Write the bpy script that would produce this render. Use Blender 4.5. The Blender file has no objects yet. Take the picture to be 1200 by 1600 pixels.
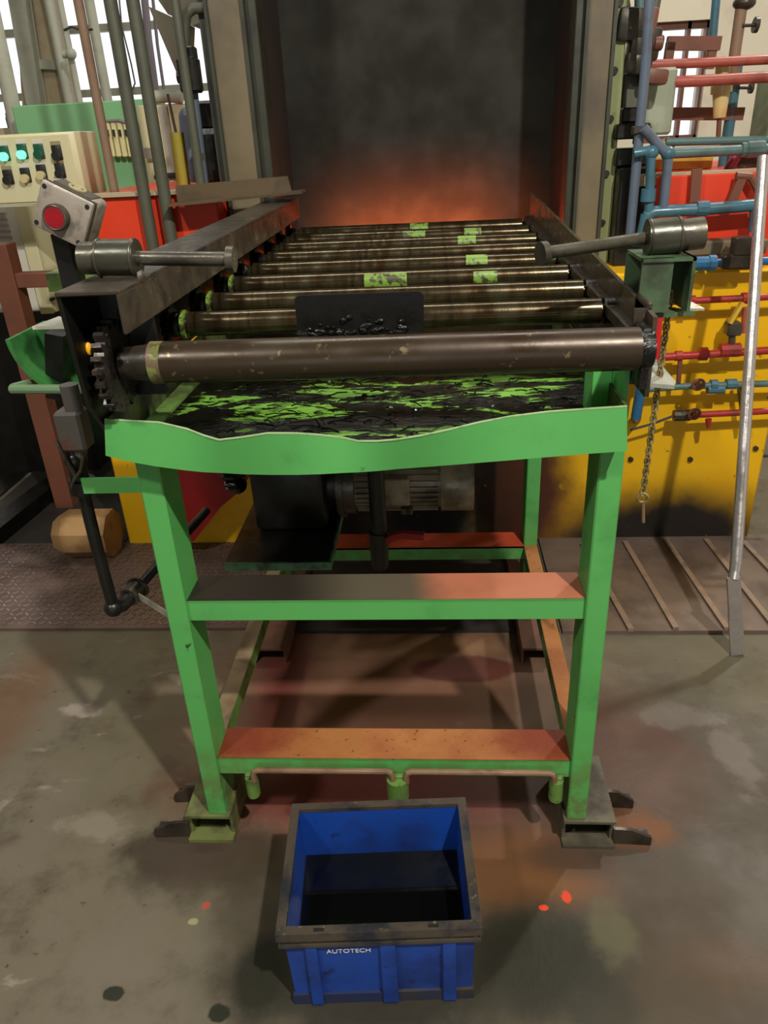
import bpy, bmesh, math, random
from mathutils import Vector, Matrix
random.seed(7)
SC = bpy.context.scene
COL = SC.collection

# ------------------------------------------------------------------ camera
F_PX = 1179.0                                  # focal length in pixels of the 1200x1600 frame
CAM_H = 1.6
_dn = Vector((117, 2330, F_PX)).normalized()
_fw = Vector((75, -600, F_PX)); _fw = (_fw - _dn * _fw.dot(_dn)).normalized()
_rt = _dn.cross(_fw)
RW = Matrix((_rt, _fw, -_dn))                  # camera axes (x right, y down, z ahead) -> world
CAM = Vector((0, 0, CAM_H))
cam_d = bpy.data.cameras.new('camera'); cam = bpy.data.objects.new('camera', cam_d); COL.objects.link(cam)
cam_d.sensor_fit = 'VERTICAL'; cam_d.sensor_height = 36.0; cam_d.lens = F_PX / 1600 * 36
cam_d.clip_start = 0.02
cam.matrix_world = Matrix.Translation(CAM) @ (RW @ Matrix.Diagonal((1, -1, -1))).to_4x4()
SC.camera = cam

# ------------------------------------------------------------------ world, lights, exposure
SC.view_settings.view_transform = 'Standard'; SC.view_settings.look = 'None'
SC.view_settings.exposure = 0.0; SC.view_settings.gamma = 1.0
SC.view_settings.use_curve_mapping = False
w = bpy.data.worlds.new('sky'); SC.world = w; w.use_nodes = True
w.node_tree.nodes['Background'].inputs[0].default_value = (0.93, 0.97, 1.0, 1)
w.node_tree.nodes['Background'].inputs[1].default_value = 1.3

def area_light(name, loc, target, sx, sy, watts, color=(1, 1, 1), shape='RECTANGLE'):
    d = bpy.data.lights.new(name, 'AREA'); d.shape = shape; d.size = sx; d.size_y = sy
    d.energy = watts; d.color = color
    o = bpy.data.objects.new(name, d); COL.objects.link(o); o.location = loc
    o.rotation_euler = (Vector(target) - Vector(loc)).to_track_quat('-Z', 'Y').to_euler()
    return o
area_light('bay_lamp', (1.15, -0.62, 4.05), (-0.3, 1.5, 0.5), 0.12, 0.12, 165, (1.0, 0.95, 0.84), 'DISK')
area_light('left_bay_lamp', (-1.9, -0.9, 4.05), (0.0, 1.3, 0.5), 0.3, 0.3, 70, (1.0, 0.95, 0.84), 'DISK')
area_light('back_bay_lamp', (2.45, 4.3, 4.1), (0.2, 1.4, 0.6), 0.2, 0.2, 70, (1.0, 0.95, 0.84), 'DISK')
area_light('roof_light_strip', (-0.4, 3.3, 4.15), (-0.1, 2.2, 0), 3.0, 0.18, 55, (1.0, 0.97, 0.88))

# ------------------------------------------------------------------ helpers
def at(px, py, y):                              # the point of the photograph's pixel at depth y
    d = RW @ Vector((px - 600, py - 800, F_PX)); return CAM + d * (y / d.y)
def atz(px, py, z):
    d = RW @ Vector((px - 600, py - 800, F_PX)); return CAM + d * ((z - CAM_H) / d.z)
def lin(c):
    f = lambda v: v / 12.92 if v <= 0.04045 else ((v + 0.055) / 1.055) ** 2.4
    return tuple(f(v / 255.0) for v in c) + (1.0,)

WL = {}
class MB:
    def __init__(s): s.bm = bmesh.new()
    def box(s, x0, x1, y0, y1, z0, z1, bev=0.0, seg=1):
        m = Matrix.Translation(((x0 + x1) / 2, (y0 + y1) / 2, (z0 + z1) / 2)) @ Matrix.Diagonal((abs(x1 - x0), abs(y1 - y0), abs(z1 - z0), 1))
        r = bmesh.ops.create_cube(s.bm, size=1, matrix=m)
        if bev: s._bev(r['verts'], bev, seg)
        return s
    def _bev(s, vs, bev, seg):
        es = list({e for v in vs for e in v.link_edges})
        bmesh.ops.bevel(s.bm, geom=es, offset=bev, segments=seg, profile=0.5, affect='EDGES')
    def obox(s, c, size, rot=None, bev=0.0, seg=1):       # oriented box; rot is a 3x3 matrix
        m = Matrix.Translation(c) @ (rot.to_4x4() if rot else Matrix()) @ Matrix.Diagonal((*size, 1))
        r = bmesh.ops.create_cube(s.bm, size=1, matrix=m)
        if bev: s._bev(r['verts'], bev, seg)
        return s
    def bar(s, p0, p1, wx, wz, up=(0, 0, 1), bev=0.0):     # rectangular bar between two points
        p0 = Vector(p0); p1 = Vector(p1); d = p1 - p0; L = d.length; d.normalize()
        a = d.cross(Vector(up)); a.normalize(); b = a.cross(d)
        rot = Matrix((a, d, b)).transposed()
        return s.obox((p0 + p1) / 2, (wx, L, wz), rot, bev)
    def cyl(s, p0, p1, r, r2=None, seg=24):
        p0 = Vector(p0); p1 = Vector(p1); d = p1 - p0; L = d.length
        q = d.to_track_quat('Z', 'Y').to_matrix().to_4x4()
        bmesh.ops.create_cone(s.bm, cap_ends=True, segments=seg, radius1=r, radius2=r if r2 is None else r2, depth=L,
                              matrix=Matrix.Translation((p0 + p1) / 2) @ q)
        return s
    def tube(s, pts, r, seg=10, closed=False, radii=None):
        pts = [Vector(p) for p in pts]; n = len(pts); rings = []; prev = None
        for i, p in enumerate(pts):
            if closed: t = pts[(i + 1) % n] - pts[i - 1]
            elif i == 0: t = pts[1] - p
            elif i == n - 1: t = p - pts[-2]
            else: t = (pts[i + 1] - p).normalized() + (p - pts[i - 1]).normalized()
            t.normalize()
            if prev is None:
                a = t.cross(Vector((0, 0, 1)))
                if a.length < 0.05: a = t.cross(Vector((1, 0, 0)))
            else: a = prev - t * prev.dot(t)
            a.normalize(); prev = a; b = t.cross(a)
            rr = radii[i] if radii else r
            rings.append([s.bm.verts.new(p + (a * math.cos(k * 2 * math.pi / seg) + b * math.sin(k * 2 * math.pi / seg)) * rr) for k in range(seg)])
        for i in range(n if closed else n - 1):
            A = rings[i]; B = rings[(i + 1) % n]
            for k in range(seg):
                s.bm.faces.new((A[k], A[(k + 1) % seg], B[(k + 1) % seg], B[k]))
        if not closed:
            s.bm.faces.new(rings[0][::-1]); s.bm.faces.new(rings[-1])
        return s
    def prism(s, pts, vec):                                # planar polygon in 3D, extruded by vec
        vec = Vector(vec); lo = [s.bm.verts.new(p) for p in pts]; hi = [s.bm.verts.new(Vector(p) + vec) for p in pts]
        n = len(pts); s.bm.faces.new(lo); s.bm.faces.new(hi[::-1])
        for i in range(n): s.bm.faces.new((lo[i], hi[i], hi[(i + 1) % n], lo[(i + 1) % n]))
        return s
    def px(s, yz, x0, x1): return s.prism([(x0, a, b) for a, b in yz], (x1 - x0, 0, 0))
    def pxz(s, xz, y0, y1): return s.prism([(a, y0, b) for a, b in xz], (0, y1 - y0, 0))
    def strip(s, top, bot, vec):                           # a wavy band with thickness
        vec = Vector(vec); A = [s.bm.verts.new(p) for p in top]; B = [s.bm.verts.new(p) for p in bot]
        C = [s.bm.verts.new(Vector(p) + vec) for p in top]; D = [s.bm.verts.new(Vector(p) + vec) for p in bot]
        n = len(top); f = s.bm.faces.new
        for i in range(n - 1):
            f((A[i], B[i], B[i + 1], A[i + 1])); f((C[i], C[i + 1], D[i + 1], D[i]))
            f((A[i], A[i + 1], C[i + 1], C[i])); f((B[i], D[i], D[i + 1], B[i + 1]))
        f((A[0], C[0], D[0], B[0])); f((A[-1], B[-1], D[-1], C[-1])); return s
    def sphere(s, c, r, sc=(1, 1, 1), u=20, v=12):
        bmesh.ops.create_uvsphere(s.bm, u_segments=u, v_segments=v, radius=r, matrix=Matrix.Translation(c) @ Matrix.Diagonal((*sc, 1))); return s
    def torus(s, c, axis, R, r, n=28, seg=8):
        axis = Vector(axis).normalized(); a = axis.orthogonal().normalized(); b = axis.cross(a); c = Vector(c)
        return s.tube([c + (a * math.cos(k * 2 * math.pi / n) + b * math.sin(k * 2 * math.pi / n)) * R for k in range(n)], r, seg, closed=True)
    def build(s, name, mat, parent=None, angle=35, jit=0):
        bmesh.ops.recalc_face_normals(s.bm, faces=s.bm.faces)
        me = bpy.data.meshes.new(name)
        if parent is None:
            vs = s.bm.verts; xs = [v.co for v in vs]
            base = Vector(((min(v.x for v in xs) + max(v.x for v in xs)) / 2, (min(v.y for v in xs) + max(v.y for v in xs)) / 2, min(v.z for v in xs)))
        else: base = WL[parent]
        for v in s.bm.verts: v.co -= base
        for f in s.bm.faces: f.smooth = True
        s.bm.to_mesh(me); s.bm.free()
        me.set_sharp_from_angle(angle=math.radians(angle))
        me.materials.append(mat)
        o = bpy.data.objects.new(name, me); COL.objects.link(o)
        if parent is None: o.location = base
        else: o.parent = parent
        WL[o] = base.copy()
        return o
def tag(o, label, cat, group=None, kind=None):
    o['label'] = label; o['category'] = cat
    if group: o['group'] = group
    if kind: o['kind'] = kind
    return o
def struct(o): o['kind'] = 'structure'; return o
def thing(name, label, cat, loc=(0, 0, 0), group=None):
    o = bpy.data.objects.new(name, None); COL.objects.link(o); o.location = loc; o.empty_display_size = 0.1
    WL[o] = Vector(loc); return tag(o, label, cat, group)
def copy_tree(o, parent=None):
    c = o.copy(); COL.objects.link(c); WL[c] = WL[o].copy()
    if parent: c.parent = parent
    for ch in list(o.children): copy_tree(ch, c)
    return c

# ------------------------------------------------------------------ materials
class NT:
    def __init__(s, name):
        s.m = bpy.data.materials.new(name); s.m.use_nodes = True; s.t = s.m.node_tree; s.b = s.t.nodes['Principled BSDF']
        s.tc = s.t.nodes.new('ShaderNodeTexCoord')
    def n(s, ty, **kw):
        x = s.t.nodes.new(ty)
        for k, v in kw.items(): setattr(x, k, v)
        return x
    def link(s, a, b): s.t.links.new(a, b)
    def co(s, scale=None, off=None):
        if scale is None and off is None: return s.tc.outputs['Object']
        m = s.n('ShaderNodeMapping'); s.link(s.tc.outputs['Object'], m.inputs[0])
        if scale is not None: m.inputs['Scale'].default_value = scale if hasattr(scale, '__len__') else (scale,) * 3
        if off is not None: m.inputs['Location'].default_value = off
        return m.outputs[0]
    def noise(s, scale, detail=4, rough=0.55, stretch=None, dist=0):
        x = s.n('ShaderNodeTexNoise'); x.inputs['Scale'].default_value = scale; x.inputs['Detail'].default_value = detail
        x.inputs['Roughness'].default_value = rough; x.inputs['Distortion'].default_value = dist
        s.link(s.co(stretch), x.inputs['Vector']); return x.outputs[0]
    def ramp(s, fac, lo, hi, v0=0.0, v1=1.0):
        x = s.n('ShaderNodeMapRange'); x.interpolation_type = 'SMOOTHSTEP'; s.link(fac, x.inputs[0])
        x.inputs[1].default_value = lo; x.inputs[2].default_value = hi; x.inputs[3].default_value = v0; x.inputs[4].default_value = v1
        return x.outputs[0]
    def mix(s, fac, a, b):
        x = s.n('ShaderNodeMix', data_type='RGBA')
        for sock, v in ((x.inputs[0], fac), (x.inputs[6], a), (x.inputs[7], b)):
            if hasattr(v, 'links'): s.link(v, sock)
            elif isinstance(v, (int, float)): sock.default_value = v
            else: sock.default_value = v
        return x.outputs[2]
    def math(s, op, a, b=None):
        x = s.n('ShaderNodeMath', operation=op)
        for sock, v in ((x.inputs[0], a), (x.inputs[1], b)):
            if v is None: continue
            if hasattr(v, 'links'): s.link(v, sock)
            else: sock.default_value = v
        return x.outputs[0]
    def blob(s, c, r, edge=0.35, amp=0.5, nscale=9, rot=0.0):   # patch with a ragged outline
        m = s.n('ShaderNodeMapping', vector_type='TEXTURE'); s.link(s.tc.outputs['Object'], m.inputs[0])
        m.inputs['Location'].default_value = c; m.inputs['Scale'].default_value = r; m.inputs['Rotation'].default_value = (0, 0, rot)
        l = s.n('ShaderNodeVectorMath', operation='LENGTH'); s.link(m.outputs[0], l.inputs[0])
        nz = s.math('MULTIPLY', s.math('SUBTRACT', s.noise(nscale, 5, 0.6), 0.5), amp * 2)
        return s.ramp(s.math('ADD', l.outputs['Value'], nz), 1.0 - edge, 1.0 + edge, 1.0, 0.0)
    def bump(s, h, strength=0.3, dist=0.01):
        x = s.n('ShaderNodeBump'); x.inputs['Strength'].default_value = strength; x.inputs['Distance'].default_value = dist
        s.link(h, x.inputs['Height']); s.link(x.outputs[0], s.b.inputs['Normal'])
    def set(s, col=None, rough=None, metal=None, spec=None):
        for nm, v in (('Base Color', col), ('Roughness', rough), ('Metallic', metal), ('Specular IOR Level', spec)):
            if v is None: continue
            if hasattr(v, 'links'): s.link(v, s.b.inputs[nm])
            else: s.b.inputs[nm].default_value = v
        return s.m
def paint(name, col, col2=None, scale=7, lo=0.52, hi=0.72, rough=0.45, metal=0.0, col3=None, s3=30, lo3=0.62, hi3=0.7, bump=0.15, stretch=None, spec=None):
    """painted or bare surface with grime (col2) and small chips or specks (col3)"""
    t = NT(name); c = lin(col)
    if col2: c = t.mix(t.ramp(t.noise(scale, 5, 0.6, stretch), lo, hi), c, lin(col2))
    if col3: c = t.mix(t.ramp(t.noise(s3, 4, 0.6), lo3, hi3), c, lin(col3))
    if bump: t.bump(t.noise(scale * 6, 4), bump, 0.004)
    rr = t.ramp(t.noise(scale * 2, 3), 0.3, 0.7, max(0.05, rough - 0.1), rough + 0.1)
    return t.set(c, rr, metal, spec)

def green_mat():
    t = NT('green_enamel'); c = t.mix(t.ramp(t.noise(5, 5, 0.6), 0.5, 0.85), lin((84, 164, 86)), lin((58, 118, 56)))
    c = t.mix(t.ramp(t.noise(22, 4, 0.6), 0.68, 0.74), c, lin((38, 62, 34)))
    sx = t.n('ShaderNodeSeparateXYZ'); t.link(t.co(), sx.inputs[0])
    g = t.math('MULTIPLY', t.ramp(sx.outputs[2], 0.05, 0.42, 1.0, 0.0), t.ramp(t.noise(16, 5, 0.65), 0.38, 0.6))
    c = t.mix(g, c, lin((98, 108, 58)))
    t.bump(t.noise(30, 4), 0.12, 0.004)
    return t.set(c, t.ramp(t.noise(10, 3), 0.3, 0.7, 0.36, 0.54))
GREEN = green_mat()
GREEN_OLIVE = paint('green_enamel_worn', (96, 130, 62), (58, 66, 36), 9, 0.42, 0.7, 0.45, col3=(40, 40, 28), s3=40)
GREEN_GREY = paint('grey_green_paint', (104, 132, 100), (70, 84, 62), 6, 0.5, 0.8, 0.5)
GREEN_CAB = paint('pale_green_enamel', (124, 176, 128), (104, 150, 108), 3, 0.5, 0.8, 0.45)

RUSTOX = paint('red_oxide_primer', (158, 96, 74), (128, 70, 52), 5, 0.45, 0.8, 0.55)
STEEL_DK = paint('oily_dark_steel', (70, 62, 52), (34, 30, 26), 9, 0.4, 0.7, 0.34, 0.35, col3=(112, 96, 70), s3=34, lo3=0.66, hi3=0.76)
STEEL_BK = paint('black_greased_steel', (22, 21, 18), (12, 11, 10), 12, 0.4, 0.6, 0.4, 0.1)
GREASE = paint('wet_black_grease', (10, 10, 9), (20, 19, 17), 30, 0.5, 0.7, 0.14, 0.0, bump=0.6)
STEEL_MID = paint('worn_grey_steel', (84, 80, 70), (54, 51, 44), 12, 0.45, 0.7, 0.34, 0.45)
BRIGHT = paint('bright_scraped_steel', (190, 188, 176), (150, 146, 130), 20, 0.45, 0.7, 0.35, 0.4)
def roller_mat():
    t = NT('polished_roller_steel')
    base = t.mix(t.ramp(t.noise(1.0, 5, 0.65, (16, 1.5, 1.5)), 0.38, 0.62), lin((84, 76, 56)), lin((64, 48, 28)))
    base = t.mix(t.ramp(t.noise(1.0, 4, 0.6, (45, 8, 8)), 0.56, 0.66), base, lin((56, 44, 28)))
    t.bump(t.noise(1.0, 3, 0.5, (200, 10, 10)), 0.06, 0.002)
    return t.set(base, t.ramp(t.noise(1.0, 4, 0.6, (22, 6, 6)), 0.35, 0.65, 0.16, 0.27), 0.75)
ROLLER = roller_mat()
def front_roller_mat():
    t = NT('browned_roller_steel')
    base = t.mix(t.ramp(t.noise(2.2, 5, 0.6), 0.35, 0.65), lin((60, 50, 37)), lin((50, 33, 21)))
    base = t.mix(t.ramp(t.noise(40, 4, 0.6), 0.62, 0.7), base, lin((112, 98, 72)))
    t.bump(t.noise(60, 4), 0.1, 0.002)
    return t.set(base, t.ramp(t.noise(9, 4), 0.35, 0.65, 0.24, 0.38), 0.4)
FRONTROLL = front_roller_mat()
PATCH = paint('lime_green_mottle', (116, 150, 58), (58, 56, 34), 42, 0.5, 0.58, 0.4)
def tray_mat():
    t = NT('green_tray_under_black_oil')
    m = t.ramp(t.noise(1.0, 7, 0.7, (3.0, 8, 8), 0.5), 0.465, 0.495)
    streak = t.ramp(t.noise(1.0, 6, 0.7, (9, 26, 9), 1.2), 0.55, 0.58)
    m = t.math('MAXIMUM', m, streak)
    m = t.math('MAXIMUM', m, t.blob((-0.02, 0.72, 0), (1.2, 0.92, 9), 0.06, 0.1, 6))
    c = t.mix(m, lin((110, 162, 60)), lin((8, 9, 7)))
    t.bump(t.noise(36, 6, 0.7), 0.5, 0.01)
    return t.set(c, t.ramp(m, 0, 1, 0.3, 0.12), 0.0)
TRAYOIL = tray_mat()
SWARF = paint('oily_swarf', (16, 16, 13), (40, 44, 26), 40, 0.5, 0.7, 0.15, 0.3)
def yellow_mat():
    t = NT('yellow_enamel_with_soot')
    c = t.mix(t.ramp(t.noise(2.5, 5, 0.6), 0.5, 0.8), lin((232, 180, 14)), lin((206, 148, 12)))
    # soot and rust that stuck to the tank's foot and middle
    c = t.mix(t.blob((0.98, -1, 0.02), (0.5, 3, 0.22), 0.45, 0.35, 5), c, lin((28, 24, 20)))
    c = t.mix(t.blob((0.38, -1, 0.2), (0.22, 3, 0.5), 0.4, 0.4, 5), c, lin((74, 36, 18)))
    c = t.mix(t.blob((-0.1, -1, 0.15), (0.5, 3, 0.42), 0.4, 0.35, 5), c, lin((34, 26, 18)))
    c = t.mix(t.ramp(t.noise(26, 4), 0.68, 0.74), c, lin((150, 110, 20)))
    t.bump(t.noise(30, 3), 0.08, 0.003)
    return t.set(c, 0.42)
YELLOW = yellow_mat()
YELLOW_P = paint('dull_yellow_paint', (206, 168, 60), (150, 120, 50), 8, 0.5, 0.75, 0.5)
RED = paint('red_orange_enamel', (222, 62, 32), (184, 40, 28), 3, 0.45, 0.8, 0.42)
RED_DK = paint('dull_red_paint', (150, 30, 36), (92, 18, 22), 6, 0.45, 0.75, 0.45)
REDPIPE = paint('faded_red_pipe_paint', (168, 84, 72), (128, 56, 46), 9, 0.45, 0.75, 0.42)
REDPIPE2 = paint('dark_red_pipe_paint', (160, 42, 40), (110, 40, 34), 14, 0.5, 0.75, 0.4)
BLUEPIPE = paint('blue_pipe_paint', (66, 108, 126), (56, 84, 94), 10, 0.45, 0.75, 0.35)
BLUEBRIGHT = paint('bright_blue_pipe_paint', (40, 98, 140), (34, 68, 92), 12, 0.5, 0.75, 0.35)
TEAL = paint('grey_teal_pipe_paint', (84, 112, 112), (62, 82, 80), 9, 0.45, 0.75, 0.4)
SLATE = paint('slate_blue_pipe_paint', (92, 104, 122), (66, 66, 68), 6, 0.5, 0.75, 0.4)
POLE = paint('olive_grey_pole_paint', (82, 84, 70), (60, 60, 50), 5, 0.45, 0.75, 0.5)
POLE_LT = paint('dusty_grey_pole', (168, 168, 154), (146, 142, 126), 5, 0.45, 0.75, 0.6)
POLE_RED = paint('dusty_red_brown_pole', (134, 108, 88), (110, 76, 60), 5, 0.45, 0.75, 0.6)
BROWN = paint('red_brown_frame_paint', (116, 70, 54), (94, 58, 42), 4, 0.45, 0.75, 0.5)
DUST = paint('dusty_brown_duct', (178, 162, 134), (152, 136, 110), 4, 0.4, 0.75, 0.7)
COLUMN = paint('scorched_tan_column', (118, 106, 80), (80, 70, 60), 2.2, 0.4, 0.7, 0.5, stretch=(1, 1, 0.7))
JAMB = paint('dark_olive_jamb', (54, 57, 44), (38, 38, 31), 5, 0.45, 0.75, 0.5)
STRIPGREEN = paint('pale_olive_angle', (132, 138, 92), (90, 92, 60), 6, 0.5, 0.8, 0.5, col3=(50, 44, 34), s3=18)
SOOT = paint('furnace_soot', (43, 42, 35), (36, 34, 29), 3, 0.35, 0.7, 0.85)
CREAM = paint('cream_enamel', (214, 208, 168), (196, 188, 148), 3, 0.5, 0.85, 0.42)
WHITECAB = paint('white_enamel', (216, 212, 200), (196, 190, 176), 4, 0.5, 0.85, 0.45)
VENT = paint('shadow_grey_louvre', (148, 142, 134), None, rough=0.5)
BREAKER = paint('old_cream_plastic', (220, 212, 160), (190, 176, 120), 20, 0.5, 0.8, 0.5)
GREYBOX = paint('scuffed_grey_box', (152, 142, 132), (98, 88, 76), 16, 0.5, 0.72, 0.42, 0.15)
LABELDK = paint('dark_label', (58, 54, 42), (84, 78, 58), 30, 0.5, 0.7, 0.5)
LABELLT = paint('tan_label_ring', (150, 140, 104), None, rough=0.5)
BLACKPL = paint('black_plastic', (34, 34, 34), (24, 24, 24), 10, 0.4, 0.7, 0.4)
GREENPL = paint('green_button_bezel', (22, 84, 62), None, rough=0.35)
REDBTN = paint('red_push_button', (150, 22, 34), (124, 18, 28), 20, 0.5, 0.7, 0.35)
IVORY = paint('ivory_button', (206, 192, 140), None, rough=0.4)
WHITEINK = paint('white_printing', (206, 208, 214), None, rough=0.5)
BLUEPLAST = paint('blue_crate_plastic', (24, 68, 158), (16, 42, 106), 5, 0.42, 0.7, 0.38, col3=(18, 24, 44), s3=14, lo3=0.6, hi3=0.74)
RIMDIRT = paint('grimy_crate_rim', (74, 66, 58), (34, 36, 44), 9, 0.45, 0.65, 0.32, col3=(96, 88, 66), s3=70, lo3=0.62, hi3=0.7)
ALU = paint('galvanised_tube', (196, 190, 192), (164, 156, 152), 12, 0.5, 0.8, 0.3, 0.75)
WOOD = paint('grubby_timber', (164, 128, 84), (112, 78, 46), 5, 0.4, 0.7, 0.7, col3=(190, 160, 110), s3=10, lo3=0.6, hi3=0.75)
MOTOR = paint('greasy_grey_motor', (158, 148, 128), (96, 88, 74), 8, 0.42, 0.7, 0.45, 0.2)
CHAIN = paint('brassy_chain', (176, 156, 108), (110, 96, 66), 40, 0.45, 0.65, 0.35, 0.5)
HOOD = paint('grey_hood_sheet', (134, 130, 112), (112, 106, 90), 3, 0.45, 0.75, 0.6)
CABLE = paint('black_cable', (50, 50, 52), None, rough=0.5)
CREAMBOWL = paint('amber_filter_bowl', (210, 186, 130), (190, 150, 90), 10, 0.45, 0.75, 0.35)
RUSTROD = paint('rusty_rod', (124, 98, 72), (92, 62, 44), 14, 0.45, 0.75, 0.6)
PLATE = paint('worn_floor_plate', (118, 102, 92), (88, 74, 66), 4, 0.4, 0.7, 0.5, 0.2, col3=(134, 112, 92), s3=26, lo3=0.64, hi3=0.74)
RIBMAT = paint('scuffed_tan_rib', (140, 118, 102), (108, 90, 76), 14, 0.45, 0.7, 0.4)
PLATE_CHK = paint('worn_checker_plate', (112, 92, 84), (88, 72, 62), 3, 0.4, 0.7, 0.45, 0.15)
DARKFLOOR = paint('black_oiled_plate', (52, 48, 46), (36, 33, 32), 3, 0.4, 0.7, 0.55)
CREAMWALL = paint('cream_plaster', (226, 218, 200), (190, 176, 156), 1.6, 0.5, 0.8, 0.8)
GREYWALL = paint('grey_plaster', (176, 172, 160), (150, 144, 130), 1.2, 0.45, 0.75, 0.85)
CEIL = paint('roof_sheet', (120, 118, 110), None, rough=0.8)
DRUMRED = paint('deep_red_drum', (150, 24, 28), (100, 14, 18), 3, 0.4, 0.7, 0.4)
PURPLE = paint('dusty_cable', (120, 112, 124), None, rough=0.6)
def emit(name, col, strength):
    t = NT(name); t.set(lin(col), 0.3)
    t.b.inputs['Emission Color'].default_value = lin(col); t.b.inputs['Emission Strength'].default_value = strength; return t.m
LAMPGREEN = emit('lit_green_lamp', (120, 240, 200), 1.0)
FLAME = emit('furnace_glow', (255, 88, 28), 10.0)
def glass_mat():
    t = NT('window_glass'); o = t.t.nodes['Material Output']
    tr = t.n('ShaderNodeBsdfTransparent'); gl = t.n('ShaderNodeBsdfGlossy'); gl.inputs['Roughness'].default_value = 0.05
    mx = t.n('ShaderNodeMixShader'); mx.inputs[0].default_value = 0.06
    t.link(tr.outputs[0], mx.inputs[1]); t.link(gl.outputs[0], mx.inputs[2]); t.link(mx.outputs[0], o.inputs[0]); return t.m
GLASS = glass_mat()
def oil_mat():
    t = NT('black_oil'); return t.set(lin((7, 8, 8)), 0.06)
OIL = oil_mat()
def midtop_mat():
    t = NT('red_oxide_dark_left'); c = t.mix(t.ramp(t.noise(5, 4), 0.45, 0.8), lin((172, 106, 80)), lin((140, 84, 62)))
    c = t.mix(t.blob((-0.30, -0.5, 0), (0.40, 4, 9), 0.12, 0.12, 3), c, lin((84, 76, 62)))  # darker towards the left end, in two steps
    c = t.mix(t.blob((-0.52, -0.5, 0), (0.40, 4, 9), 0.25, 0.15, 3), c, lin((38, 33, 28)))
    return t.set(c, 0.5)
MIDTOP = midtop_mat()
def rust_mat():
    t = NT('rusted_red_oxide'); c = t.mix(t.ramp(t.noise(4, 5, 0.6), 0.4, 0.75), lin((160, 104, 56)), lin((132, 70, 34)))
    for x in (-0.44, 0.44): c = t.mix(t.blob((x, -0.50, 0), (0.20, 0.09, 9), 0.5, 0.5, 14), c, lin((116, 46, 20)))
    c = t.mix(t.ramp(t.noise(60, 4, 0.6), 0.62, 0.7), c, lin((96, 44, 22)))
    t.bump(t.noise(90, 3), 0.25, 0.003); return t.set(c, 0.65)
RUSTSHELF = rust_mat()
def floor_mat():
    t = NT('stained_shadowed_concrete')
    c = t.mix(t.ramp(t.noise(1.6, 6, 0.6), 0.35, 0.68), lin((109, 101, 88)), lin((97, 91, 72)))
    c = t.mix(t.ramp(t.noise(5.5, 6, 0.65), 0.48, 0.72), c, lin((82, 73, 60)))
    c = t.mix(t.ramp(t.noise(28, 4, 0.6), 0.64, 0.75), c, lin((62, 53, 42)))
    c = t.mix(t.ramp(t.noise(1.0, 6, 0.6, (5, 9, 5), 1.0), 0.62, 0.74), c, lin((138, 128, 116)))
    def st(px, py, rx, ry, col, edge=0.35, amp=0.45, ns=9, k=1.0):
        nonlocal c
        p = atz(px, py, 0)
        c = t.mix(t.math('MULTIPLY', t.blob((p.x, p.y, 0), (rx, ry, 1), edge, amp, ns), k), c, lin(col))
    st(620, 1080, 0.55, 0.52, (118, 74, 56), 0.6, 0.4, 4, 0.75)
    st(600, 1240, 0.46, 0.16, (104, 40, 38), 0.6, 0.4, 5, 0.85)
    st(440, 1060, 0.08, 0.3, (112, 40, 44), 0.6, 0.5, 6, 0.6)
    st(1050, 1250, 0.5, 0.5, (70, 61, 54), 0.5, 0.7, 4, 0.8)
    st(1050, 1520, 0.42, 0.22, (66, 56, 43), 0.5, 0.6, 5, 0.85)
    st(800, 1360, 0.22, 0.12, (116, 74, 40), 0.5, 0.5, 6, 0.75)
    st(990, 1170, 0.16, 0.22, (92, 56, 46), 0.6, 0.7, 8, 0.5)  # reddish patch, the right leg's soft shadow put into the floor colour
    st(725, 1045, 0.17, 0.07, (82, 40, 34), 0.12, 0.35, 5, 0.85)
    st(640, 1010, 0.3, 0.06, (150, 116, 84), 0.5, 0.5, 7, 0.6)
    st(990, 1295, 0.10, 0.055, (112, 68, 36), 0.5, 0.8, 18, 0.8)
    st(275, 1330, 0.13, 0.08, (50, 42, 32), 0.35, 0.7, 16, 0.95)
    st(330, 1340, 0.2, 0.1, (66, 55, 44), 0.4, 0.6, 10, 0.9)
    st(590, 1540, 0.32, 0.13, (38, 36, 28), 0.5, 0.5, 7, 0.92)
    st(850, 1480, 0.18, 0.11, (44, 42, 34), 0.5, 0.55, 7, 0.85)
    st(410, 1420, 0.1, 0.17, (60, 52, 40), 0.5, 0.5, 7, 0.7)
    st(900, 1340, 0.13, 0.05, (60, 50, 44), 0.6, 0.5, 7, 0.7)  # dark patch painted as the shadow before the right foot
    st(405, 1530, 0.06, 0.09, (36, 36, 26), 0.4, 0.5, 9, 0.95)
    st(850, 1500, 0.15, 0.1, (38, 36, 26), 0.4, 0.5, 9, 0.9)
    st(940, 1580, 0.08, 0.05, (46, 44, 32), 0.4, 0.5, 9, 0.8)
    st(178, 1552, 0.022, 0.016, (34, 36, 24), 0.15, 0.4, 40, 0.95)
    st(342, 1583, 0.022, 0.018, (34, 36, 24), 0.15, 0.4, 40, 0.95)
    st(885, 1402, 0.011, 0.016, (206, 62, 30), 0.2, 0.5, 60, 1)
    st(850, 1418, 0.011, 0.007, (206, 62, 30), 0.2, 0.5, 60, 1)
    st(322, 1415, 0.009, 0.009, (180, 70, 52), 0.4, 0.5, 60, 0.8)
    st(302, 1440, 0.012, 0.008, (150, 150, 112), 0.3, 0.5, 60, 0.9)
    st(125, 1110, 0.06, 0.03, (150, 140, 128), 0.4, 1.1, 24, 0.8)
    st(300, 1060, 0.07, 0.03, (146, 136, 124), 0.4, 1.1, 24, 0.8)
    st(150, 1290, 0.09, 0.04, (136, 128, 114), 0.4, 1.2, 18, 0.6)
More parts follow.
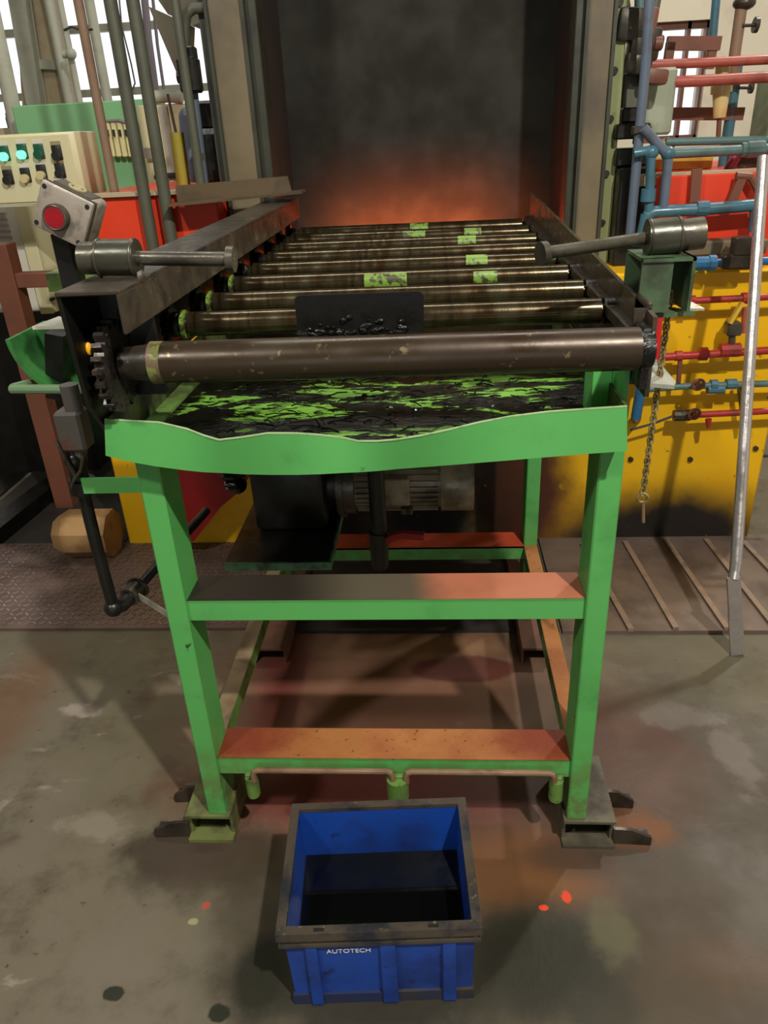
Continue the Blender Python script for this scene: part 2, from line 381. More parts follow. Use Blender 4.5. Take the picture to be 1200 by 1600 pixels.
    st(1060, 1120, 0.12, 0.05, (112, 104, 98), 0.4, 1.2, 16, 0.6)
    st(1150, 1180, 0.05, 0.12, (112, 104, 98), 0.4, 1.2, 16, 0.6)
    st(955, 1460, 0.05, 0.07, (94, 90, 64), 0.5, 1.0, 14, 0.6)
    st(1150, 1510, 0.12, 0.06, (88, 62, 44), 0.6, 1.0, 14, 0.45)
    st(0, 1120, 0.12, 0.35, (104, 72, 48), 0.6, 0.4, 5, 0.6)
    t.bump(t.noise(24, 6, 0.65), 0.18, 0.006)
    return t.set(c, t.ramp(t.noise(3.2, 5, 0.6), 0.35, 0.7, 0.42, 0.66), spec=0.35)
FLOOR = floor_mat()

# ------------------------------------------------------------------ the hall
def plain(name, mat, *b):
    m = MB(); m.box(*b); o = m.build(name, mat); return struct(o)
m = MB(); m.box(-5.2, 4.2, -4.0, 6.4, -0.12, 0.0)
fl = m.build('floor', FLOOR); fl.data.transform(Matrix.Translation(fl.location)); fl.location = (0, 0, 0); struct(fl)
plain('ceiling', CEIL, -5.2, 4.2, -4.0, 6.4, 4.3, 4.4)
plain('wall_left', GREYWALL, -5.2, -5.05, -4.0, 6.4, 0, 4.3)
m = MB(); m.box(-5.05, -1.5, -4.0, -3.85, 0, 4.3); m.box(1.2, 4.05, -4.0, -3.85, 0, 4.3); m.box(-1.5, 1.2, -4.0, -3.85, 2.3, 4.3); struct(m.build('wall_front', GREYWALL))
plain('wall_right', CREAMWALL, 4.05, 4.2, -4.0, 6.4, 0, 4.3)
YB = 5.6
WX0, WX1, WZ0, WZ1 = -4.6, -0.95, 1.66, 3.4
V0 = at(1000, 225, YB); V1 = at(1108, 30, YB)
RX0, RX1, RZ0, RZ1 = V0.x - 0.05, V1.x + 0.02, V0.z, V1.z
m = MB()
m.box(-5.05, WX0, YB, YB + 0.2, 0, 4.3); m.box(WX0, WX1, YB, YB + 0.2, 0, WZ0); m.box(WX0, WX1, YB, YB + 0.2, WZ1, 4.3)
m.box(WX1, RX0, YB, YB + 0.2, 0, 4.3); m.box(RX0, RX1, YB, YB + 0.2, 0, RZ0); m.box(RX0, RX1, YB, YB + 0.2, RZ1, 4.3); m.box(RX1, 4.05, YB, YB + 0.2, 0, 4.3)
struct(m.build('wall_back', CREAMWALL))
m = MB()
for x in (WX0 + 0.03, -3.4, WX1 - 0.03): m.box(x - 0.025, x + 0.025, YB + 0.05, YB + 0.12, WZ0, WZ1)
for z in (WZ0 + 0.03, at(190, 142, YB).z, at(180, 40, YB).z, 2.9, WZ1 - 0.03): m.box(WX0, WX1, YB + 0.06, YB + 0.11, z - 0.022, z + 0.022)
win = struct(m.build('window_1', POLE_LT))
m = MB(); m.box(WX0, WX1, YB + 0.08, YB + 0.09, WZ0, WZ1); m.build('pane', GLASS, win)
m = MB()
m.box(RX0, RX1, YB + 0.04, YB + 0.1, RZ1 - 0.04, RZ1); m.box(RX0, RX0 + 0.03, YB + 0.04, YB + 0.1, RZ0, RZ1); m.box(RX1 - 0.015, RX1, YB + 0.04, YB + 0.1, RZ0, RZ1)
m.box(RX0, RX1, YB + 0.04, YB + 0.1, RZ0, RZ0 + 0.04)
xm = at(1068, 150, YB).x; m.box(xm - 0.011, xm + 0.011, YB + 0.04, YB + 0.1, RZ0, RZ1)
win2 = struct(m.build('window_2', BROWN))
m = MB(); m.box(RX0, RX1, YB + 0.06, YB + 0.07, RZ0, RZ1); m.build('pane', GLASS, win2)

# floor plates
m = MB(); x0, x1, y0, y1 = -2.2, -0.62, 2.22, 2.87
m.box(x0, x1, y0, y1, 0, 0.012); chk = tag(m.build('checker_plate', PLATE_CHK), 'worn raised-pattern steel floor plate left of the green table, below the timber block', 'floor plate')
m = MB(); k = 0
yy = y0 + 0.03
while yy < y1 - 0.02:
    xx = x0 + 0.03; j = 0
    while xx < x1 - 0.03:
        a = math.radians(45 if (j + k) % 2 else -45)
        m.obox((xx, yy, 0.0125), (0.024, 0.007, 0.004), Matrix.Rotation(a, 3, 'Z'))
        xx += 0.03; j += 1
    yy += 0.03; k += 1
cp_ = m.build('raised_pattern', paint('worn_pattern_glints', (150, 130, 126), (104, 88, 80), 5, 0.42, 0.62, 0.32, 0.5), chk); cp_['kind'] = 'stuff'  # worn steel, coloured brighter to stand for the lozenges' glints
m = MB(); m.box(-0.6, 0.42, 2.2, 2.87, 0, 0.012)
tag(m.build('floor_plate', DARKFLOOR), 'plain dark steel floor plate under the back of the green table', 'floor plate')
rp = thing('ribbed_plate', 'brown steel floor plate with raised flat ribs, right of the green table', 'floor plate', (1.2, 2.52, 0))
m = MB(); m.box(0.43, 2.3, 2.19, 2.87, 0, 0.014); m.build('plate', PLATE, rp)
for a, b in (((910, 850), (986, 984)), ((976, 846), (1056, 982)), ((1040, 843), (1136, 982)), ((1103, 843), (1212, 982)), ((1161, 846), (1290, 982)), ((1220, 848), (1370, 982))):
    A = atz(*a, 0.02); B = atz(*b, 0.02); m = MB(); m.bar((A.x, A.y, 0.018), (B.x, B.y, 0.018), 0.02, 0.014); m.build('rib', RIBMAT, rp)

# ------------------------------------------------------------------ the furnace
fu = thing('furnace', 'tall soot-black furnace with open mouth on a yellow base behind the rollers', 'furnace', (-0.05, 3.1, 0))
m = MB()
m.box(-1.37, 1.30, 2.86, 3.9, 0.0, 1.10, 0.008); base = m.build('base', YELLOW, fu)
for p in ((985, 717), (1078, 717), (1180, 700)):
    m = MB(); q = at(p[0], p[1], 2.86); m.cyl((q.x, 2.85, q.z), (q.x, 2.865, q.z), 0.011, seg=6); m.build('bolt', STEEL_DK, base)
m = MB(); m.box(-1.36, -0.79, 2.95, 3.85, 1.10, 1.425, 0.006); m.build('upper_casing', RED, fu)
m = MB(); m.box(0.80, 1.29, 3.0, 3.85, 1.10, 1.41, 0.006); m.build('upper_casing', RED, fu)
m = MB(); m.box(0.675, 0.80, 3.02, 3.6, 1.10, 1.44, 0.004); m.build('side_box', STEEL_BK, fu)
m = MB(); m.box(-1.38, -0.78, 2.93, 3.02, 1.425, 1.437); m.build('casing_ledge', DUST, fu)
# chamber: sides, roof, back wall, hearth
m = MB()
m.box(-0.70, -0.63, 3.16, 3.8, 1.10, 2.9); m.box(0.52, 0.59, 3.16, 3.8, 1.10, 2.9); m.box(-0.70, 0.59, 3.7, 3.8, 1.10, 2.9); m.box(-0.70, 0.59, 3.16, 3.8, 2.8, 2.9)
m.box(-0.63, 0.52, 3.16, 3.7, 1.10, 1.12)
m.build('chamber', SOOT, fu)
m = MB(); m.box(-0.34, 0.26, 3.64, 3.69, 1.12, 1.17); m.build('burner', FLAME, fu)
fl_ = area_light('furnace_fire', (-0.06, 3.30, 1.14), (-0.06, 3.7, 1.20), 0.75, 0.03, 5.5, (1.0, 0.19, 0.045)); fl_.data.spread = math.radians(80)
for s in (-1, 1):
    if s < 0: a = (-0.772, -0.702, -0.640); 
    else: a = (0.622, 0.56, 0.525)
    m = MB(); m.box(a[0], a[2], 3.06, 3.16, 1.1, 3.2, 0.004); pst = m.build('frame_post', COLUMN, fu)
    m = MB(); e0, e1 = (-0.640, -0.600) if s < 0 else (0.493, 0.525)
    m.box(e0, e1, 3.08, 3.2, 1.1, 3.2, 0.003); m.build('jamb', JAMB, fu)
    m = MB()
    for f in (0.02, 0.98):
        xx = a[0] + (a[2] - a[0]) * f; m.box(xx - 0.006, xx + 0.006, 3.045, 3.062, 1.1, 3.2)
    m.build('seal_strip', JAMB, pst)
m = MB(); m.box(0.632, 0.672, 3.10, 3.14, 1.1, 3.2); st = m.build('angle_strip', STRIPGREEN, fu)
m = MB()
for z in (1.25, 1.42, 1.6, 1.75, 1.95): m.cyl((0.64, 3.09, z), (0.64, 3.11, z), 0.012, seg=8)
m.build('stud', STEEL_DK, st)
m = MB(); m.box(-0.81, -0.775, 3.1, 3.18, 1.1, 3.2); m.build('cable_trunk', JAMB, fu)
# angle bar lying across beside the furnace mouth
P0 = at(265, 320, 2.87); P1 = at(475, 299, 2.87)
ab = MB(); ab.bar((P0.x, 2.87, P0.z), (P1.x, 2.87, P1.z), 0.10, 0.008)
ab.prism([(P0.x + 0.02, 2.905, P0.z), (P1.x - 0.05, 2.905, P1.z), (P1.x - 0.06, 2.905, P1.z + 0.05), (P0.x + 0.02, 2.905, P0.z + 0.06)], (0, 0.008, 0))
tag(ab.build('angle_bar', paint('dirty_olive_angle', (92, 76, 54), (66, 54, 38), 6, 0.4, 0.7, 0.55)), 'short dirty angle iron lying across at the left of the furnace mouth', 'angle iron')

# ------------------------------------------------------------------ the roller table
X0, X1 = -0.586, 0.349                        # outer faces of the legs
tb = thing('roller_table', 'green steel roller table with oily rollers and drip tray in front of the furnace', 'roller table', (-0.12, 1.9, 0))
for nm, xa, xb in (('left', X0, X0 + 0.046), ('right', X1 - 0.046, X1)):
    inner = xb if nm == 'left' else xa
    m = MB(); m.box(xa, xb, 1.32, 1.42, 0.085, 1.074, 0.003)
    lg = m.build('front_leg', GREEN, tb)
    fx0, fx1 = (-0.645, -0.530) if nm == 'left' else (0.296, 0.420)
    m = MB()
    m.box(fx0, fx1, 1.312, 1.53, 0.078, 0.086); m.box(fx0, fx1, 1.305, 1.53, 0.0, 0.010)
    m.box(fx0, fx0 + 0.008, 1.33, 1.53, 0.010, 0.078); m.box(fx1 - 0.008, fx1, 1.33, 1.53, 0.010, 0.078); m.box(fx0, fx1, 1.49, 1.5, 0.010, 0.078)
    ft = m.build('foot', paint('grimy_green_foot', (104, 112, 62), (66, 58, 46), 9, 0.4, 0.65, 0.55) if nm == 'left' else paint('grimy_grey_foot', (86, 82, 66), (58, 50, 42), 9, 0.4, 0.65, 0.55), lg)
    sg = -1 if nm == 'left' else 1; fx = fx0 if nm == 'left' else fx1
    for (y, L, hh) in ((1.322, 0.092, 0.05), (1.435, 0.075, 0.055)):
        m = MB(); m.prism([(fx, y, 0.002), (fx, y, hh), (fx + sg * L * 0.45, y, hh * 0.95), (fx + sg * L, y - 0.004, 0.026), (fx + sg * L, y - 0.004, 0.002)], (0, 0.009, 0))
        m.prism([(fx, y, 0.002), (fx + sg * L, y, 0.002), (fx + sg * L, y + 0.04, 0.002), (fx, y + 0.04, 0.002)], (0, 0, 0.006))
        m.build('guide_fin', STEEL_DK, lg)
for xa, xb in ((X0, X0 + 0.046), (X1 - 0.046, X1)):
    m = MB(); m.box(xa, xb, 2.35, 2.45, 0.0, 1.074, 0.003); m.build('rear_leg', GREEN, tb)
XI0, XI1 = X0 + 0.046, X1 - 0.046
def shelf(name, z, y0, y1, topmat, th=0.052):
    m = MB(); m.box(XI0, XI1, y0, y0 + 0.006, z - th, z - 0.0015); m.box(XI0, XI1, y1 - 0.006, y1, z - th, z - 0.0015); m.box(XI0, XI1, y0, y1, z - 0.008, z - 0.0015)
    b = m.build(name, GREEN, tb)
    m = MB(); m.box(XI0 + 0.001, XI1 - 0.001, y0 + 0.0005, y1 - 0.0005, z - 0.0015, z); m.build('rusty_top', topmat, b)
    return b
shelf('middle_crossbeam', 0.72, 1.33, 1.432, MIDTOP)
bs = shelf('bottom_crossbeam', 0.268, 1.33, 1.432, RUSTSHELF)
shelf('rear_crossbeam', 0.268, 2.345, 2.45, paint('red_top_paint', (176, 66, 42), (140, 60, 44), 4, 0.45, 0.7, 0.5))
for xa in (X0 + 0.0, X1 - 0.046):
    m = MB(); m.box(xa, xa + 0.046, 1.42, 2.35, 0.218, 0.267); b = m.build('side_rail', GREEN_OLIVE, tb)
    m = MB(); m.box(xa + 0.001, xa + 0.045, 1.421, 2.349, 0.267, 0.2685); m.build('rusty_top', RUSTSHELF if xa > 0 else paint('dull_brown_top', (132, 116, 92), (104, 84, 60), 5, 0.45, 0.7, 0.5), b)
# drop rods and sockets under the bottom beam
for px_, w_ in ((393, 0.030), (621, 0.052), (870, 0.032)):
    p = at(px_, 1222, 1.315)
    m = MB(); m.box(p.x - w_ / 2, p.x + w_ / 2, 1.316, 1.328, 0.155, 0.225, 0.002)
    m.cyl((p.x, 1.318, 0.158), (p.x, 1.318, 0.218), w_ * 0.5, seg=16)
    m.build('rod_socket', GREEN_OLIVE, tb)
for a, b in ((393, 612), (634, 868)):
    A = at(a, 1195, 1.31); B = at(b, 1196, 1.31); z = 0.246
    pts = [(A.x, 1.312, z - 0.035), (A.x, 1.312, z - 0.014), (A.x + 0.004, 1.312, z - 0.004), (A.x + 0.014, 1.312, z), (B.x - 0.014, 1.312, z), (B.x - 0.004, 1.312, z - 0.004), (B.x, 1.312, z - 0.014), (B.x, 1.312, z - 0.035)]
    m = MB(); m.tube(pts, 0.0075, 10); m.build('bent_rod', RUSTROD, tb)
# drip tray
tops = [(163, 655), (205, 659), (245, 662), (290, 671), (320, 679), (345, 683), (380, 678), (420, 673), (465, 676), (500, 681), (535, 686), (560, 690), (590, 687), (620, 682), (660, 675), (700, 668), (750, 659), (800, 652), (860, 645), (920, 639), (980, 635)]
bots = [(165, 712), (205, 722), (245, 729), (290, 735), (320, 738), (345, 739), (380, 741), (420, 742), (465, 742), (500, 741), (535, 739), (560, 738), (590, 736), (620, 733), (660, 730), (700, 727), (750, 723), (800, 719), (860, 714), (920, 709), (980, 705)]
A = [at(*p, 1.27) for p in tops]; B = [at(*p, 1.27) for p in bots]
for i in range(len(A)):
    d = 0.012 * math.sin(i * 0.8) - 0.006
    A[i].y += d if 0 < i < len(A) - 1 else 0
m = MB(); m.strip(A, B, (0, 0.004, 0)); tray = m.build('drip_tray', GREEN, tb)
m = MB(); m.strip([p + Vector((0, -0.0006, 0.0008)) for p in A], [p + Vector((0, -0.0006, -0.0012)) for p in A], (0, 0.0052, 0)); m.build('edge_highlight', paint('pale_edge_highlight', (150, 176, 128), (110, 140, 90), 30, 0.5, 0.7, 0.4), tray)  # thin pale strip painted as the highlight along the apron's top edge
m = MB(); m.box(-0.598, 0.333, 1.275, 3.02, 1.074, 1.080); m.build('tray_floor', TRAYOIL, tray)
m = MB(); m.box(-0.603, -0.598, 1.278, 3.02, 1.074, 1.154); m.box(0.331, 0.336, 1.278, 3.02, 1.072, 1.15); m.box(-0.6, 0.333, 3.02, 3.025, 1.074, 1.15); m.build('tray_side', paint('oil_splashed_olive', (70, 84, 44), (24, 26, 18), 8, 0.42, 0.6, 0.4), tray)
m = MB(); m.bar((-0.575, 1.31, 1.09), (-0.53, 1.62, 1.13), 0.035, 0.006); m.build('tray_brace', GREEN_OLIVE, tray)
m = MB(); m.box(0.30, 0.335, 1.42, 1.50, 1.08, 1.22); m.build('support_post', GREEN, tb)
m = MB(); m.box(0.336, 0.345, 1.33, 1.46, 1.05, 1.20); m.build('support_post', GREEN, tb)
# drain pipe with its red tap
m = MB(); m.cyl((-0.155, 1.75, 0.60), (-0.155, 1.75, 1.074), 0.0215); m.cyl((-0.157, 1.75, 0.60), (-0.157, 1.75, 0.655), 0.026); m.cyl((-0.157, 1.75, 0.555), (-0.157, 1.75, 0.605), 0.024); m.cyl((-0.157, 1.75, 0.545), (-0.157, 1.75, 0.56), 0.02)
dp = m.build('drain_pipe', STEEL_BK, tb)
m = MB(); m.tube([(-0.135, 1.74, 0.635), (-0.115, 1.735, 0.648), (-0.09, 1.73, 0.656), (-0.035, 1.72, 0.655)], 0.012, 8); m.build('tap_lever', RED_DK, dp)
# left chain cover (top plate, lip, outer plate)
m = MB(); m.box(-0.614, -0.505, 1.215, 3.04, 1.382, 1.390, 0.002)
cov = m.build('chain_cover', STEEL_DK, tb)
m = MB(); m.box(-0.513, -0.505, 1.215, 3.04, 1.318, 1.384, 0.002); m.build('cover_lip', STEEL_DK, cov)
m = MB(); m.px([(1.22, 1.384), (3.04, 1.384), (3.04, 1.155), (1.37, 1.155), (1.33, 1.13), (1.33, 1.085), (1.29, 1.07), (1.28, 1.13), (1.235, 1.19)], -0.6145, -0.6065); m.build('outer_plate', STEEL_BK, cov)
m = MB(); m.box(-0.6065, -0.513, 1.36, 1.37, 1.17, 1.382); m.build('inner_bulkhead', STEEL_BK, cov)
m = MB(); m.sphere((-0.6045, 1.275, 1.282), 0.009, (0.6, 1, 1.3)); m.build('yellow_hole_dot', paint('yellow_hole_paint', (250, 180, 40), None, rough=0.4), cov)  # added yellow dot standing for a hole that shows the yellow base
# right side plate
m = MB()
m.px([(1.365, 1.305), (1.5, 1.31), (3.10, 1.368), (3.10, 1.20), (1.30, 1.16), (1.30, 1.30)], 0.366, 0.374); sp = m.build('side_plate', paint('oily_brown_plate', (84, 72, 56), (54, 46, 36), 7, 0.4, 0.7, 0.3, 0.4), tb)
m = MB(); m.px([(1.32, 1.262), (3.10, 1.285), (3.10, 1.265), (1.32, 1.242)], 0.345, 0.366); m.build('bearing_ledge', STEEL_DK, sp)
m = MB(); m.box(0.338, 0.373, 1.44, 3.05, 1.085, 1.17); m.build('plate_skirt', STEEL_BK, sp)
m = MB(); m.box(0.366, 0.376, 1.345, 1.43, 1.165, 1.315, 0.003); m.box(0.345, 0.374, 1.345, 1.352, 1.17, 1.305); m.build('end_plate', STEEL_DK, tb)
m = MB(); m.cyl((0.343, 1.29, 1.25), (0.366, 1.29, 1.25), 0.032); m.box(0.346, 0.366, 1.28, 1.345, 1.18, 1.285, 0.004); m.build('front_bearing', GREASE, tb)
# rollers
fr = MB(); fr.cyl((-0.500, 1.29, 1.25), (0.343, 1.29, 1.25), 0.0365, seg=48)
fr = fr.build('front_roller', FRONTROLL, tb)
m = MB(); m.cyl((-0.555, 1.29, 1.25), (-0.50, 1.29, 1.25), 0.028, 0.033); m.build('hub', STEEL_DK, fr)
m = MB(); m.cyl((-0.500, 1.29, 1.25), (-0.478, 1.29, 1.25), 0.0372, 0.0369, seg=48); m.build('paint_collar', paint('chipped_olive_collar', (112, 118, 66), (92, 76, 54), 30, 0.42, 0.5, 0.45), fr)
def sprocket_mb(c, r, x0, x1, n):
    m = MB(); pts = []
    for k in range(n):
        for a, rr in ((0.0, r * 0.84), (0.22, r * 0.84), (0.38, r), (0.72, r), (0.9, r * 0.84)):
            t = (k + a) * 2 * math.pi / n; pts.append((c[0] + rr * math.cos(t), c[1] + rr * math.sin(t)))
    m.px(pts, x0, x1); return m
sprocket_mb((1.295, 1.245), 0.082, -0.580, -0.562, 22).build('sprocket', paint('greased_sprocket', (60, 54, 50), (22, 20, 18), 26, 0.42, 0.6, 0.3, 0.4), fr)
YS = [1.59, 1.80, 2.02, 2.24, 2.46, 2.68, 2.90, 3.11]
patches = {1: [], 2: [(-0.18, -0.07, -0.2, 1.1), (0.10, 0.16, -0.3, 0.9)], 3: [(0.09, 0.15, 0.7, 1.5)], 5: [(0.08, 0.14, 0.5, 1.3)], 6: [(-0.11, -0.03, -0.2, 1.1), (0.11, 0.17, 0.4, 1.2)], 7: [(-0.09, -0.02, 0.5, 1.4)]}
m = MB(); m.cyl((-0.52, 0, 0), (0.338, 0, 0), 0.0255, seg=40); m.cyl((-0.545, 0, 0), (-0.52, 0, 0), 0.018); m.cyl((0.338, 0, 0), (0.367, 0, 0), 0.014)
WL[tb] = Vector((0, 0, 0)); roll = m.build('roller', ROLLER, tb); WL[tb] = Vector((-0.12, 1.9, 0))
m = sprocket_mb((0, 0), 0.042, -0.572, -0.556, 14); m.sphere((-0.55, 0, 0.0), 0.026, (0.7, 1, 1)); WL[roll] = Vector((0, 0, 0)); m.build('chain_sprocket', GREASE, roll)
m = MB(); m.cyl((0.344, 0, 0), (0.3655, 0, 0), 0.026); m.build('bearing', GREASE, roll)
for i, y in enumerate(YS):
    o = roll if i == 0 else copy_tree(roll, tb)
    o.location = Vector((0, y, 1.25)) - Vector((-0.12, 1.9, 0)); WL[o] = Vector((0, y, 1.25))
for i, y in enumerate(YS):
    kids = [c for c in tb.children if c.name.split('.')[0] == 'roller']
    o = min(kids, key=lambda c: abs(c.location.y + 1.9 - y))
    for (xa, xb, t0, t1) in patches.get(i, []):
        m = MB(); N = 8
        R_ = 0.0262; prev = None
        ring = [(y - R_ * math.cos(t0 - 0.6 + (t1 + 0.5 - t0) * k / N), 1.25 + R_ * math.sin(t0 - 0.6 + (t1 + 0.5 - t0) * k / N)) for k in range(N + 1)]
        ringi = [(y + (a - y) * 0.96, 1.25 + (b - 1.25) * 0.96) for a, b in ring]
        m.px(ring + ringi[::-1], xa, xb); m.build('green_patch', PATCH, o)  # mottled lime green patches on some rollers
    if i < 3:
        m = MB(); m.cyl((-0.535, y, 1.25), (-0.528, y, 1.25), 0.03); m.build('green_collar', PATCH, o)
# black scraper plate between the first rollers
SPy = 1.42
m = MB(); a = at(465, 520, SPy); b = at(663, 517, SPy); zt = 1.333; zb = 1.245; r_ = 0.010
pts = [(a.x, SPy, zb), (b.x, SPy, zb), (b.x, SPy, zt - r_)] + [(b.x - r_ + r_ * math.sin(t), SPy, zt - r_ + r_ * math.cos(t)) for t in (1.2, 0.8, 0.4, 0)] + [(a.x + r_ - r_ * math.sin(t), SPy, zt - r_ + r_ * math.cos(t)) for t in (0, 0.4, 0.8, 1.2)] + [(a.x, SPy, zt - r_)]
m.prism(pts, (0, 0.006, 0)); m.box(a.x, a.x + 0.022, SPy - 0.02, SPy + 0.006, 1.24, 1.268, 0.002)
scp = m.build('stop_plate', paint('black_oiled_stop', (13, 12, 11), (22, 20, 16), 14, 0.5, 0.75, 0.5, spec=0.25), tb)
m = MB()
for k in range(60):
    xx = random.uniform(a.x + 0.005, b.x - 0.008); zz = 1.258 + abs(random.gauss(0, 0.012))
    m.sphere((xx, SPy - 0.002, min(zz, 1.30)), random.uniform(0.002, 0.006), (1.4, 0.6, 1), 8, 6)
g_ = m.build('oil_residue', GREASE, scp); g_['kind'] = 'stuff'
# guide roller arms on both sides
def guide(yc, c, l, r, rr, end, fl_r, cap):
    m = MB(); m.cyl(l, r, rr, seg=32); h = m.build('guide_housing', paint('grey_turned_steel', (64, 64, 54), (44, 44, 37), 8, 0.45, 0.7, 0.36, 0.35), tb)
    d = (Vector(r) - Vector(l)).normalized()
    m = MB(); m.cyl(cap[0], cap[1], rr * 0.86, seg=32); m.build('end_cap', STEEL_MID, h)
    m = MB(); m.torus(Vector(l) + d * 0.004, d, rr, 0.0022); m.torus(Vector(r) - d * 0.004, d, rr, 0.0022); m.build('rim_ring', STEEL_MID, h)
    return h
L0 = Vector((-0.590, 1.36, 1.421)); L1 = Vector((-0.520, 1.36, 1.419)); LE = at(358, 405, 1.36)
h = guide(1.36, None, L0, L1, 0.032, None, None, (L0 + Vector((-0.030, 0, 0.001)), L0))
m = MB(); m.cyl(L1 - Vector((0.01, 0, 0)), LE, 0.0125); m.build('shaft', STEEL_MID, h)
dl = (LE - L1).normalized()
m = MB(); m.cyl(LE - dl * 0.003, LE + dl * 0.010, 0.022, seg=28); m.build('end_flange', STEEL_MID, h)
m = MB(); m.box(-0.585, -0.52, 1.345, 1.375, 1.388, 1.398, 0.002); m.build('weld_seat', BRIGHT, h)
R0 = at(1010, 372, 1.5); R1 = at(1062, 368, 1.5); RC = at(1098, 364, 1.5); RE = at(850, 396, 1.42)
h = guide(1.5, None, R0, R1, 0.033, None, None, (R1, RC))
dr = (RE - R0).normalized()
m = MB(); m.cyl(R0 - dr * 0.01, RE, 0.0115); m.build('shaft', STEEL_MID, h)
m = MB(); m.cyl(RE - dr * 0.004, RE + dr * 0.008, 0.021, seg=28); m.build('end_flange', STEEL_MID, h)
# bracket under the right guide
m = MB()
bx0, bx1, by0, by1, bz0, bz1 = 0.376, 0.470, 1.44, 1.57, 1.275, 1.372
m.box(bx0, bx1, by0, by1, bz1 - 0.006, bz1); m.box(bx0, 0.432, by0 + 0.004, by0 + 0.012, bz0, bz1); m.box(bx1 - 0.006, bx1, by0, by1, bz0 - 0.0, bz1); m.box(bx0, bx1, by1 - 0.006, by1, bz0, bz1)
DKBR = paint('oily_green_bracket', (78, 102, 74), (46, 54, 38), 7, 0.42, 0.68, 0.4, col3=(40, 36, 28), s3=30)
br = m.build('guide_bracket', DKBR, tb)
m = MB(); m.prism([(0.376, 1.45, 1.262), (0.49, 1.47, 1.262), (0.376, 1.62, 1.262)], (0, 0, 0.008)); m.build('gusset', DKBR, br)
m = MB(); m.prism([(0.466, 1.47, 1.272), (0.51, 1.48, 1.268), (0.47, 1.56, 1.285)], (0, 0, 0.004)); m.build('foil_scrap', BRIGHT, br)
m = MB(); g0 = at(1014, 545, 1.5); g1 = at(1055, 600, 1.5); g2 = at(1008, 597, 1.5)
m.prism([at(1008, 598, 1.44), at(1010, 543, 1.66), at(1056, 596, 1.50), at(1054, 602, 1.48)], (0, 0, -0.008)); m.build('corner_gusset', paint('worn_pale_gusset', (150, 150, 138), (110, 124, 100), 12, 0.45, 0.7, 0.45), tb)
# left side guard bracket of the drive
G = 1.95
A0 = at(12, 540, G); A1 = at(60, 515, G)
m = MB(); ctr = at(110, 520, G); R_ = ctr.x - at(14, 530, G).x
arc = [(ctr.x - R_ * math.cos(t), ctr.z - R_ * math.sin(t)) for t in [0.05 + k * 0.16 for k in range(9)]]
arc2 = [(ctr.x - (R_ - 0.012) * math.cos(t), ctr.z - (R_ - 0.012) * math.sin(t)) for t in [0.05 + k * 0.16 for k in range(9)]]
m.pxz(arc + arc2[::-1], G - 0.02, G + 0.20); m.pxz(arc + [(ctr.x + 0.02, ctr.z - R_ * 0.9), (ctr.x + 0.02, ctr.z - 0.005)], G + 0.12, G + 0.125)
gd = m.build('drive_guard', paint('shaded_green_guard', (58, 122, 60), (34, 74, 36), 5, 0.4, 0.7, 0.45), tb)  # darker green than the table, the guard's inner shading put into its paint
q = at(75, 503, 1.9)
m = MB(); m.prism([at(50, 510, 1.88), at(104, 509, 1.88), at(100, 496, 1.98), at(92, 494, 1.98)], (0, 0, -0.008)); m.build('guard_top', WHITECAB, gd)  # white enamel stands for a white reflection on the green top
m = MB(); m.tube([at(18, 608, 1.85), at(132, 608, 1.80)], 0.012, 10); m.tube([at(20, 605, 1.85), at(82, 588, 2.1)], 0.010, 8); m.build('guard_rod', GREEN_GREY, gd)
m = MB(); m.box(-0.98, -0.615, 1.92, 1.99, 1.27, 1.315); m.build('guard_arm', GREEN_OLIVE, gd)
m = MB(); m.bar(at(90, 520, 2.0), at(92, 620, 2.0), 0.05, 0.05); m.build('guard_strut', STEEL_BK, gd)
# motor, gearbox and their platform inside the frame
m = MB(); m.box(-0.545, -0.277, 1.64, 2.14, 0.616, 0.63); pf = m.build('motor_platform', STEEL_BK, tb)
m = MB(); m.box(-0.545, -0.277, 1.634, 1.64, 0.608, 0.63); m.box(-0.277, -0.271, 1.634, 2.14, 0.608, 0.63); m.build('platform_edge', paint('teal_green_edge', (76, 124, 92), (40, 56, 46), 12, 0.45, 0.65, 0.5), pf)
for (xx, yy) in ((-0.535, 1.66), (-0.29, 1.66), (-0.535, 2.12), (-0.29, 2.12)):
    m = MB(); m.box(xx - 0.008, xx + 0.008, yy - 0.008, yy + 0.008, 0.628, 1.074); 
    if yy > 2: m.build('hanger', STEEL_BK, pf)
    else: m.bm.free()
m = MB(); m.box(-0.50, -0.30, 1.80, 2.10, 0.63, 0.86, 0.02, 2); m.cyl((-0.5, 1.95, 0.75), (-0.3, 1.95, 0.75), 0.115); m.cyl((-0.315, 1.93, 0.72), (-0.275, 1.93, 0.72), 0.085)
gb = m.build('gearbox', STEEL_BK, tb)
m = MB(); m.cyl((-0.56, 1.9, 0.80), (-0.50, 1.9, 0.80), 0.02); m.build('output_shaft', STEEL_BK, gb)
m = sprocket_mb((1.9, 0.80), 0.085, -0.575, -0.545, 20); m.sphere((-0.56, 1.9, 0.73), 0.03, (0.9, 1, 0.9)); m.build('drive_sprocket', GREASE, gb)
MY, MZ = 1.93, 0.715
m = MB(); m.cyl((-0.235, MY, MZ), (0.015, MY, MZ), 0.070, seg=32)
mt = m.build('motor', MOTOR, tb)
m = MB()
for k in range(30):
    t = k * 2 * math.pi / 30
    c = Vector((-0.11, MY + 0.074 * math.cos(t), MZ + 0.074 * math.sin(t)))
    m.obox(c, (0.225, 0.012, 0.003), Matrix.Rotation(t, 3, 'X'))
f_ = m.build('cooling_fin', MOTOR, mt); f_['kind'] = 'stuff'
